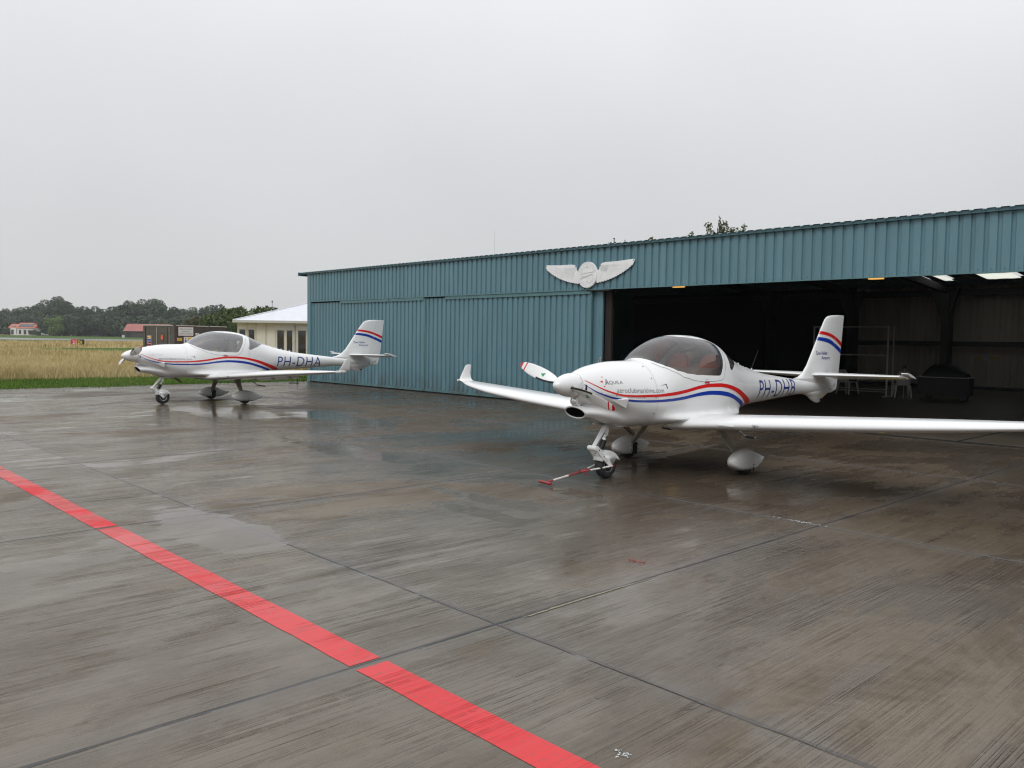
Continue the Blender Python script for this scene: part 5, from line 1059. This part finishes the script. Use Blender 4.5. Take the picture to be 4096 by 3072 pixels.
def sign_on(p, q, t0, t1, z0, z1, name, label, rows, border=None, cat='sign'):
    d = (q-p).normalized(); nn = Vector((d.y, -d.x, 0)); P0 = p+d*t0+nn*.05; o = empty(name, shed.matrix_basis @ (P0+Vector((0, 0, z0))), ang1+math.atan2(d.y, d.x), label, cat); w_, h_ = t1-t0, z1-z0
    b = MB(); b.box(0, w_, -.02, 0, 0, h_, M['signwhite'])
    if border: b.box(-.03, w_+.03, -.012, -.004, -.03, h_+.03, border)
    b.build('board', o); k = MB()
    for kind, *r in rows:
        if kind == 'box': x0, x1, a_, b_, m_ = r; k.box(x0*w_, x1*w_, -.027, -.0205, a_*h_, b_*h_, m_)
        elif kind == 'text': tx, x0, x1, a_, b_, m_ = r; V, F = text_fit(tx, x0*w_, x1*w_, a_*h_, b_*h_); k.add([(x, -.029, z) for x, z in V], F, m_)
        elif kind == 'disc': x0, z0_, rr_, m_ = r; k.lathe([(0, rr_), (.008, rr_)], (x0*w_, -.0205, z0_*h_), (0, -1, 0), m_, 14)
        elif kind == 'tri': x0, z0_, rr_, m_ = r; k.prism([(x0*w_-rr_, z0_*h_-rr_*.8), (x0*w_+rr_, z0_*h_-rr_*.8), (x0*w_, z0_*h_+rr_)], -.0285, -.0205, m_)
    if len(k.f): k.build('print', o, fixn=False)
    return o
RK = M['grey_text']
f2 = L2/ (L2)
def pos2(t): return t*L2
sign_on(c1, c2, L2*.052, L2*.322, HT-.82, HT-.10, 'notice_board', 'large white fire notice with three lines of capitals on the fuel store', [('text', 'ROKEN EN HET GEBRUIK', .07, .93, .70, .85, RK), ('text', 'VAN OPEN VUUR', .22, .78, .43, .57, RK), ('text', 'BINNEN 25 M VERBODEN', .07, .93, .15, .30, RK)], M['redline_p'])
ROWS = [('box', .36, .97, .79, .96, M['signyellow']), ('tri', .17, .865, .09, M['line']), ('box', .36, .97, .585, .745, M['signblue']), ('disc', .17, .665, .10, M['signblue']), ('box', .36, .97, .385, .545, M['signred']), ('disc', .17, .465, .10, M['signred']), ('disc', .17, .465, .065, M['signwhite']), ('box', .36, .97, .19, .345, M['signred']), ('disc', .17, .27, .10, M['signred']), ('box', .36, .97, .03, .15, M['signblue']), ('text', 'GEVAARLIJKE STOFFEN', .39, .94, .89, .93, M['line']), ('text', 'ONTPLOFFINGSGEVAAR', .39, .94, .82, .86, M['line']), ('text', 'STOP DE MOTOR', .42, .9, .65, .69, M['signwhite']), ('text', 'VERBODEN TE ROKEN', .42, .9, .45, .49, M['signwhite'])]
ROWS = [r for r in ROWS if r[0] != 'text']
sign_on(c1, c2, L2*.148, L2*.345, HT-2.0, HT-.92, 'safety_board', 'white safety board with coloured strips and pictograms below the large notice', ROWS)
sign_on(c0, c1, L1*.145, L1*.275, HT-1.92, HT-.86, 'safety_board', 'narrow safety board with coloured strips on the grey boarded face', ROWS)
sign_on(c1, c2, L2*.030, L2*.112, HT-1.28, HT-1.02, 'small_notice', 'small yellow notice at the corner of the fuel store', [('box', .0, 1., .0, 1., M['signyellow']), ('box', .2, .8, .6, .75, M['line']), ('box', .2, .8, .25, .42, M['line'])])
for t in (.365, .405, .56): sign_on(c1, c2, L2*t, L2*t+.22, HT-.78, HT-.58, 'small_notice', {.365: 'small white square notice nearest the large fire notice', .405: 'small white square notice, second from the large fire notice', .56: 'small white square notice just above the aircraft canopy'}[t], [])
dm = sign_on(c0, c1, L1*.575, L1*.665, HT-1.24, HT-.74, 'hazard_sign', 'orange oval hazard sign on the grey double doors', [])
k_ = MB(); k_.loft([[(.17+.15*math.cos(a), y, .25+.22*math.sin(a)) for a in [2*PI*q/20 for q in range(20)]] for y in (-.03, -.022)], M['signorange']); k_.build('print', dm)
for ch in list(dm.children):
    if ch.name.startswith('board'): ch.data.materials[0] = M['brownplank']

# ---------------------------------------------------------------- airfield sign, marker, house, van, barn
sg_ = empty('taxiway_sign', (-110.8, 31.5, 0), math.atan2(1.11, 1.06), 'red and black taxiway sign reading 21 and D1 in the dry grass', 'sign')
M['atred'] = mat('sign_signal_red', (.50, .015, .025), .4)
MB().box(-.80, 0, -.1, .1, .22, .90, M['atred']).build('red_panel', sg_, bevel=.015); MB().box(.0, .76, -.1, .1, .22, .90, M['black']).build('black_panel', sg_, bevel=.015)
k_ = MB(); V, F = text_fit('21', -.60, -.12, .32, .76, offset=.02); k_.add([(x, -.106, z) for x, z in V], F, M['signwhite']); V, F = text_fit('D1', .08, .56, .32, .76, offset=.01); k_.add([(x, -.106, z) for x, z in V], F, mat('sign_letter_yellow', (.75, .66, .05), .4)); k_.build('lettering', sg_, fixn=False)
for x in (-.6, .55): MB().tube([(x, 0, -.03), (x, 0, .23)], .03, M['galv'], 6).build('leg', sg_)
pk = MB(); pk.box(-.35, .35, -.35, .35, -.03, .9, M['signwhite']); pk.box(-.3, .3, -.3, .3, .9, 1.7, M['black']); tag(pk.build('marker_post', loc=(-336, 111.7, 0)), 'black and white marker post at the foot of the dark trees', 'marker')
M['tile'] = mat('orange_red_tiles', (.40, .115, .060), .6, noise=(1.2, .12, 4)); M['tile2'] = mat('dull_red_roof', (.30, .10, .085), .6, noise=(.8, .1, 4)); M['render'] = mat('white_render', (.62, .62, .62), .6); M['hwin'] = mat('dark_window', (.03, .033, .036), .2); M['pv'] = mat('solar_cells', (.05, .055, .075), .15)
hd = math.atan2(108.9-99.29, -448.7+457.78)
hs = empty('farm_house', (-457.8, 99.3, 0), hd, 'white walled house with orange tiled roof below the tree line', 'house')
MB().box(1.2, 12.9, 0, 7, 0, 3.45, M['render']).build('wall', hs)
r_ = MB(); r_.prism([(-.4, 3.4), (3.5, 6.0), (7.4, 3.4)], 3.9, 13.1, M['tile'], 'x'); ro = r_.build('roof', hs)
r_ = MB(); r_.prism([(.1, 3.3), (3.5, 5.4), (7.2, 3.3)], -.2, 3.895, M['tile'], 'x'); r_.build('roof', hs)
pv = MB(); pv.loft([[(4.7, .5, 4.02), (11.7, .5, 4.02), (11.7, 2.55, 5.38), (4.7, 2.55, 5.38)], [(4.7, .44, 4.12), (11.7, .44, 4.12), (11.7, 2.49, 5.48), (4.7, 2.49, 5.48)]], M['pv']); pv.build('solar_panel', ro)
sw = MB(); sw.loft([[(1.4, .9, 3.82), (2.8, .9, 3.82), (2.8, 2.0, 4.5), (1.4, 2.0, 4.5)], [(1.4, .84, 3.92), (2.8, .84, 3.92), (2.8, 1.94, 4.6), (1.4, 1.94, 4.6)]], M['pane']); sw.build('roof_window', hs)
for x0, x1, z0, z1 in ((1.5, 2.7, .3, 2.6), (5.2, 6.3, .5, 2.5), (7.5, 8.7, .4, 2.5), (10.2, 11.4, .8, 2.3)): MB().box(x0, x1, -.08, .05, z0, z1, M['hwin']).build('window', hs)
MB().box(4.0, 4.25, -.07, -.01, .6, 3.0, M['hwin']).build('drainpipe', hs)
gr_ = empty('garage', (-449.2, 109.6, 0), hd, 'low flat white garage at the right end of the orange roofed house', 'garage'); MB().box(-.2, 4.0, 0, 5, 0, 2.3, M['render']).build('wall', gr_); MB().box(-.3, 4.1, -.1, 5.1, 2.3, 2.45, M['gutter']).build('roof', gr_); MB().box(.3, 2.2, -.04, .0, 0, 1.9, M['hwin']).build('door', gr_)
va = empty('white_van', (-434.2, 110.2, 0), hd, 'white van parked right of the low white garage', 'van'); v_ = MB(); v_.prism([(-2.3, .35), (2.4, .35), (2.4, 1.0), (1.7, 1.15), (1.3, 1.85), (1.0, 2.0), (-2.2, 2.0), (-2.35, 1.8)], -.95, .95, M['render']); v_.build('body', va, bevel=.06)
MB().prism([(1.66, 1.18), (1.3, 1.78), (.7, 1.78), (.7, 1.18)], -.965, .965, M['hwin']).build('window', va); MB().prism([(.5, 1.25), (.5, 1.7), (-.6, 1.7), (-.6, 1.25)], -.962, -.94, M['hwin']).build('window', va)
for x in (-1.5, 1.5):
    for y in (-.85, .85): MB().lathe([(-.1, .34), (.1, .34)], (x, y, .34), (0, 1, 0), M['rubber'], 14).build('wheel', va)
bn = empty('barn', (-350.5, 116.5, 0), math.atan2(7.2, 6.8), 'dull red roofed barn showing left of the fuel store', 'barn'); MB().box(.3, 17, .3, 7, 0, 2.6, M['brownbrick']).build('wall', bn); r_ = MB(); r_.prism([(-.3, 2.5), (3.6, 5.5), (7.6, 2.5)], 0, 17.4, M['tile2'], 'x'); r_.build('roof', bn)
MB().box(1, 3, .2, .29, 0, 2.1, M['hwin']).build('door', bn)

# ---------------------------------------------------------------- trees
def leaf_mat(name, c0_, c1_):
    m = bpy.data.materials.new(name); m.use_nodes = True; n = m.node_tree.nodes; l = m.node_tree.links; b = n['Principled BSDF']; g = n.new('ShaderNodeNewGeometry'); r = n.new('ShaderNodeValToRGB'); oi = n.new('ShaderNodeObjectInfo'); hv = n.new('ShaderNodeHueSaturation'); mr = n.new('ShaderNodeMapRange')
    r.color_ramp.elements[0].color = (*c0_, 1); r.color_ramp.elements[1].color = (*c1_, 1); l.new(g.outputs['Random Per Island'], r.inputs[0]); l.new(oi.outputs['Random'], mr.inputs[0]); mr.inputs[3].default_value = .75; mr.inputs[4].default_value = 1.25
    l.new(r.outputs[0], hv.inputs['Color']); l.new(mr.outputs[0], hv.inputs['Value']); l.new(hv.outputs[0], b.inputs['Base Color']); b.inputs['Roughness'].default_value = .6; b.inputs['Specular IOR Level'].default_value = .25; return m
M['leafdark'] = leaf_mat('dark_green_leaves', (.026, .046, .019), (.064, .092, .040)); M['leafmid'] = leaf_mat('mid_green_leaves', (.035, .060, .016), (.090, .120, .034)); M['leafbright'] = leaf_mat('bright_green_leaves', (.06, .10, .022), (.14, .20, .045)); M['leafbrown'] = leaf_mat('brownish_leaves', (.035, .040, .014), (.085, .075, .030)); M['bark'] = mat('bark', (.05, .042, .034), .9)
def crown_mesh(name, blobs, leaf, per, m, squash=1.0):
    """leaf quads scattered through and mostly near the surface of many small clumps"""
    Cs = []
    for cx, cy, cz, r in blobs:
        n = int(per*r*r); d = rng.normal(0, 1, (n, 3)); d /= np.linalg.norm(d, axis=1)[:, None]; rr_ = r*rng.uniform(.35, 1.0, n)**.45; Cs.append(np.c_[cx+d[:, 0]*rr_, cy+d[:, 1]*rr_, cz+d[:, 2]*rr_*squash])
    C_ = np.vstack(Cs); n = len(C_); a = rng.normal(0, 1, (n, 3)); a /= np.linalg.norm(a, axis=1)[:, None]; b = np.cross(a, rng.normal(0, 1, (n, 3))); b /= np.linalg.norm(b, axis=1)[:, None]; s = leaf*rng.uniform(.55, 1.2, n)[:, None]
    V = np.stack([C_-a*s-b*s*.1, C_-b*s*.55, C_+a*s, C_+b*s*.55], 1); me = bpy.data.meshes.new(name); me.vertices.add(n*4); me.vertices.foreach_set('co', V.reshape(-1)); me.loops.add(n*4); me.loops.foreach_set('vertex_index', np.arange(n*4, dtype=np.int32)); me.polygons.add(n); me.polygons.foreach_set('loop_start', (np.arange(n)*4).astype(np.int32)); me.update(calc_edges=True); me.materials.append(m); return me
def blobs_round(n, rx, rz_, zc, r0, r1, seed, hollow=.45):
    rs = np.random.default_rng(seed); B = []
    for i in range(n):
        d = rs.normal(0, 1, 3); d /= np.linalg.norm(d); t = rs.uniform(hollow, 1)**.6; B.append((d[0]*rx*t, d[1]*rx*t, zc+d[2]*rz_*t, rs.uniform(r0, r1)))
    return B
def trunk_mesh(name, H_, r, B, m):
    t = MB(); t.tube([(0, 0, -.2), (.1, .05, H_*.3), (.05, .1, H_*.55), (0, 0, H_*.8)], [r, r*.8, r*.5, r*.2], m, 7)
    for b in B[::3]: t.tube([(0.05, .05, H_*.35), (b[0]*.5, b[1]*.5, (H_*.4+b[2])*.5), (b[0], b[1], b[2])], [r*.4, r*.25, r*.08], m, 5)
    return t
PROTO = {}
def proto(kind, B, H_, r, leaf, per, mats, squash=1.0):
    tm = trunk_mesh('trunk', H_, r, B, M['bark']); o = tm.build('trunk', smooth=60); td = o.data; bpy.data.objects.remove(o)
    PROTO[kind] = (td, [crown_mesh('crown', B, leaf, per, m_, squash) for m_ in mats], H_)
proto('round', blobs_round(34, 4.2, 4.3, 7.4, 1.1, 2.0, 1), 12.0, .32, .34, 85, [M['leafdark'], M['leafmid']])
proto('tall', blobs_round(30, 3.0, 5.6, 8.2, .9, 1.7, 2, .3), 14.0, .34, .32, 90, [M['leafdark'], M['leafmid']])
proto('clumpy', blobs_round(16, 3.6, 4.6, 8.4, 1.1, 1.9, 5, .55)+[(0, 0, 13.2, 1.0), (1.6, .4, 12.5, .9), (-1.8, .2, 12.0, 1.0)], 14.0, .36, .34, 85, [M['leafdark'], M['leafmid']])
proto('spiky', [(2.6*math.cos(k*2.4)*(k % 5)/4, 2.6*math.sin(k*2.4)*(k % 5)/4, 4.5+j*1.35, .95-.085*j) for k in range(14) for j in range(5+k % 4)], 13.0, .28, .26, 105, [M['leafdark'], M['leafmid']])
proto('low', blobs_round(24, 3.6, 2.6, 3.2, .9, 1.7, 8, .3), 5.6, .2, .30, 90, [M['leafdark'], M['leafbright']])
proto('bush', blobs_round(40, 2.5, 1.45, 1.75, .35, .75, 11, .35), 3.3, .12, .13, 420, [M['leafmid'], M['leafbrown']])
def tree(kind, loc, h, label, group=None, var=0, wide=1.0, name='tree'):
    td, cms, H_ = PROTO[kind]; s = h/H_; e = empty(name, (loc[0], loc[1], -.03), random.uniform(0, 6.28), label, 'tree' if name == 'tree' else name.replace('_', ' '), group); e.scale = (s*wide, s*wide, s)
    for nm, me in (('trunk', td), ('crown', cms[var % len(cms)])): o = bpy.data.objects.new(nm, me); COL.objects.link(o); o.parent = e
    return e
BACK= [(-532.7, 104.6, 13.3), (-527.2, 105.9, 13.2), (-533.1, 109.5, 13.4), (-524.9, 110.2, 13.3), (-520.6, 111.6, 12.9), (-527.5, 115.5, 12.7), (-539.4, 120.4, 13.4), (-534.7, 121.5, 13.8), (-532.3, 122.8, 14.1), (-516.7, 121.0, 14.0), (-523.5, 124.5, 14.4), (-515.3, 124.4, 14.5), (-511.3, 125.2, 14.6), (-507.9, 126.6, 15.9), (-509.3, 129.0, 17.7), (-526.2, 135.1, 19.3), (-470.2, 122.3, 17.9), (-468.2, 123.3, 18.2), (-466.7, 124.6, 18.1), (-441.9, 119.7, 17.1), (-444.9, 122.3, 13.8), (-455.4, 127.2, 13.6), (-457.9, 130.0, 13.5), (-461.0, 133.0, 13.7), (-460.3, 135.1, 13.8), (-429.0, 127.6, 13.2), (-447.2, 134.8, 13.6), (-448.3, 137.0, 12.9), (-440.7, 136.5, 12.3), (-427.1, 134.2, 12.6), (-436.8, 139.1, 13.5), (-421.2, 135.9, 13.1), (-451.1, 147.5, 14.0), (-447.0, 148.4, 14.6), (-433.9, 146.2, 15.9), (-423.8, 144.2, 15.9), (-444.9, 153.1, 16.9), (-431.4, 150.1, 16.7), (-441.6, 155.1, 17.3), (-439.1, 156.0, 16.0), (-425.5, 153.1, 16.2), (-420.9, 153.1, 17.1), (-426.5, 156.7, 17.7), (-419.5, 155.5, 17.5), (-408.8, 153.0, 16.5), (-412.7, 156.2, 16.0), (-429.6, 164.2, 15.9), (-400.9, 155.1, 13.3), (-399.6, 156.5, 12.4), (-418.9, 165.8, 13.1), (-405.6, 162.2, 12.9), (-413.1, 167.2, 12.8), (-409.5, 167.7, 12.4), (-403.4, 167.7, 13.5), (-424.8, 178.6, 14.3), (-395.8, 168.2, 13.5), (-402.1, 172.7, 14.2), (-393.8, 170.8, 14.4), (-407.3, 178.5, 15.0), (-393.8, 174.6, 14.9), (-395.5, 176.8, 14.0), (-407.6, 183.9, 13.3), (-391.1, 179.3, 10.3), (-397.4, 184.8, 10.5), (-407.3, 192.0, 10.8)]
FRONT= [(-513.7, 100.3, 8.2), (-519.5, 103.9, 8.3), (-513.3, 104.0, 7.1), (-507.9, 105.3, 4.8), (-516.9, 109.1, 4.5), (-505.1, 107.9, 4.4), (-501.7, 122.6, 4.9), (-498.5, 124.0, 8.4), (-492.9, 123.7, 9.1), (-493.3, 125.9, 8.2), (-488.9, 125.3, 9.0), (-431.8, 112.4, 7.6), (-409.1, 108.4, 6.8), (-412.3, 109.6, 8.5), (-409.6, 110.8, 8.1), (-404.8, 110.7, 7.6), (-433.3, 119.5, 6.7), (-425.1, 118.9, 4.5), (-415.3, 117.4, 7.1), (-400.7, 114.8, 7.7), (-425.2, 123.6, 6.9), (-398.7, 116.7, 7.7), (-402.9, 119.2, 5.0), (-400.1, 119.5, 4.7), (-411.2, 125.3, 7.3), (-420.4, 129.1, 5.6), (-414.9, 128.7, 8.8), (-397.5, 125.1, 5.0), (-418.2, 132.4, 6.3), (-413.1, 132.6, 5.6), (-404.1, 131.1, 6.1), (-395.1, 129.9, 4.8), (-388.4, 129.1, 4.8), (-405.6, 135.2, 5.2), (-388.0, 131.8, 6.1), (-385.7, 131.5, 6.3), (-399.0, 138.1, 5.1), (-388.4, 135.0, 5.1), (-380.9, 134.8, 8.6), (-402.8, 143.9, 5.5), (-394.4, 142.5, 8.6), (-397.1, 144.3, 5.4), (-399.0, 146.6, 7.2), (-376.9, 139.4, 6.6), (-388.4, 146.1, 6.7), (-377.8, 143.0, 5.9), (-388.0, 147.9, 5.7), (-395.6, 152.4, 7.2), (-381.4, 149.2, 8.1), (-376.4, 148.3, 5.1), (-371.8, 147.6, 6.7), (-392.7, 157.9, 7.9), (-390.7, 159.0, 9.6), (-390.8, 159.8, 8.5), (-388.2, 160.5, 6.2), (-368.4, 154.4, 8.8), (-367.1, 154.9, 8.1), (-376.5, 160.8, 6.6), (-361.3, 155.1, 7.1), (-373.2, 162.2, 7.6), (-361.2, 158.0, 5.9), (-367.4, 162.8, 5.3), (-373.9, 167.1, 7.2), (-364.2, 164.6, 7.7), (-379.8, 172.5, 6.1), (-375.2, 172.4, 8.1), (-356.7, 165.5, 8.2), (-370.2, 172.6, 9.7), (-354.8, 167.8, 9.0), (-502.3, 108.8, 8.4), (-495.4, 108.9, 8.4), (-495.0, 110.4, 9.2), (-489.9, 110.8, 6.6), (-484.9, 111.3, 7.4), (-486.2, 113.2, 8.6), (-479.9, 113.4, 9.4), (-494.1, 118.3, 7.1), (-490.4, 119.1, 7.2)]
NEAR= [(-93.9, 39.3, 3.3), (-90.3, 38.8, 3.4), (-92.5, 40.8, 3.6), (-87.1, 39.2, 3.4), (-84.7, 38.8, 3.8), (-88.1, 41.1, 4.5), (-90.4, 43.1, 4.4), (-92.7, 45.1, 4.7), (-92.1, 45.7, 4.7), (-76.8, 35.5, 2.9)]
GB, GF = 'trees of the far tree line', 'lower trees and bushes before the far tree line'
for i, (x, y, h) in enumerate(BACK):
    k = ('clumpy', 'tall', 'round')[i % 3] if h > 15.5 else (('spiky', 'round') [i % 2] if i > 31 else ('round', 'tall', 'round', 'spiky')[i % 4])
    lb = {'clumpy': 'tall hazy tree of separate rounded clumps in the far tree line', 'tall': 'slender hazy dark tree in the far tree line', 'round': 'broad rounded hazy tree in the far tree line', 'spiky': 'hazy feathery topped tree in the far tree line'}[k]
    tree(k, (x, y), h*.985, lb, GB, i % 5 == 3, 1.12)
for i, (x, y, h) in enumerate(FRONT): tree('low' if i % 3 else 'round', (x, y), h, 'low dark leafy tree at the foot of the far tree line', GF, 0, 1.5)
wm = crown_mesh('understorey', [(x+.4*x/100+rng.uniform(-6, 6), y+rng.uniform(-4, 8), rng.uniform(.6, 4.5), rng.uniform(1.6, 2.6)) for x, y, h in BACK for k in range(5)], .55, 16, M['leafdark']); wo_ = bpy.data.objects.new('understorey', wm); COL.objects.link(wo_); wo_['kind'] = 'stuff'; tag(wo_, 'dark undergrowth filling the space beneath the far tree line', 'undergrowth')
tree('low', (-403.3, 106.0), 7.6, 'bright green rounded tree right of the white van', None, 1, .95); tree('low', (-441, 87.5), 7.4, 'dark tree overlapping the left end of the orange roofed house', None, 0, 1.1)
tree('bush', (-446.6, 107.2), 2.7, 'dark clipped bush in front of the white house wall', None, 0, 1.1, 'bush'); tree('bush', (-444.5, 108.5), 2.3, 'dark bush in front of the low garage', None, 0, 1.0, 'bush')
NL = ['brownish bush just right of the notice board, behind the fuel store', 'brown green bush behind the fuel store roof, second from the notice board', 'brown green bush behind the middle of the fuel store roof', 'brownish bush above the aircraft canopy', 'dense bush left of the pale club roof', 'green bush with ragged top left of the pale club roof', 'tall green bush close behind the left eave of the club house', 'dark green bush behind the hip of the club roof', 'dark green bush farthest right behind the club roof', 'low green bush between fuel store and club house']
for i, (x, y, h) in enumerate(NEAR): tree('bush', (x, y), h*1.03, NL[i], 'bushes behind fuel store and club house', 1 if i < 4 else 0, 1.0, 'bush')
# young tree tops showing over the hangar roof
def sapling(x, y, top, spread, n, label, seed):
    rs = np.random.default_rng(seed); e = empty('young_tree', (x, y, -.03), 0, label, 'tree', 'trees behind the hangar'); B = []; t = MB(); t.tube([(0, 0, 0), (.05, .03, top*.5), (0, 0, top-.1)], [.11, .07, .008], M['bark'], 6)
    for i in range(n):
        a = rs.uniform(0, 2*PI); q = rs.uniform(.15, 1); z0 = top*(.45+.45*rs.uniform(0, 1)); x1, y1, z1 = spread*q*math.cos(a), spread*q*math.sin(a), min(top-.1-.55*q*spread, z0+.5+rs.uniform(.2, .9)); t.tube([(0, 0, z0-.5), (x1*.6, y1*.6, z0), (x1, y1, z1)], [.02, .012, .004], M['bark'], 4)
        for k in range(5): f = k/4; B.append((x1*(.55+.45*f), y1*(.55+.45*f), z0+(z1-z0)*f, .16))
    for k in range(14): B.append((0, 0, top-.12*k, .07+.012*k))
    t.build('trunk', e); o = bpy.data.objects.new('crown', crown_mesh('crown', B, .085, 620, M['leafmid'])); COL.objects.link(o); o.parent = e
for k, (x, top, sp_, n, lb) in enumerate(((-34.9, 8.28, .5, 12, 'leafy shoot over the hangar roof, leftmost above the emblem'), (-34.0, 8.12, .55, 14, 'twiggy shoot over the hangar roof just right of the leftmost one'), (-31.85, 8.2, .5, 14, 'small leafy tuft over the roof right of the emblem wing'), (-28.95, 8.32, .45, 12, 'narrow leafy shoot over the roof left of the tallest tree top'), (-27.1, 8.98, 1.0, 40, 'tallest tree top showing over the hangar roof'), (-25.55, 8.4, .75, 22, 'low leafy tree top right of the tallest one over the roof'))): sapling(x, 42, top, sp_, n, lb, 40+k)

# ---------------------------------------------------------------- rainy air
hm = bpy.data.materials.new('rain_haze'); hm.use_nodes = True; n_t = hm.node_tree; n_t.nodes.clear(); ho = n_t.nodes.new('ShaderNodeOutputMaterial'); pv_ = n_t.nodes.new('ShaderNodeVolumePrincipled'); pv_.inputs['Color'].default_value = (.93, .96, 1, 1); pv_.inputs['Density'].default_value = .00022; pv_.inputs['Anisotropy'].default_value = 0.0
n_t.links.new(pv_.outputs[0], ho.inputs['Volume'])
hz = MB().box(-3100, 3100, -3100, 3100, -1.2, 26, hm).build('haze'); hz['kind'] = 'stuff'; hz['label'] = 'thin grey rainy air over the airfield'
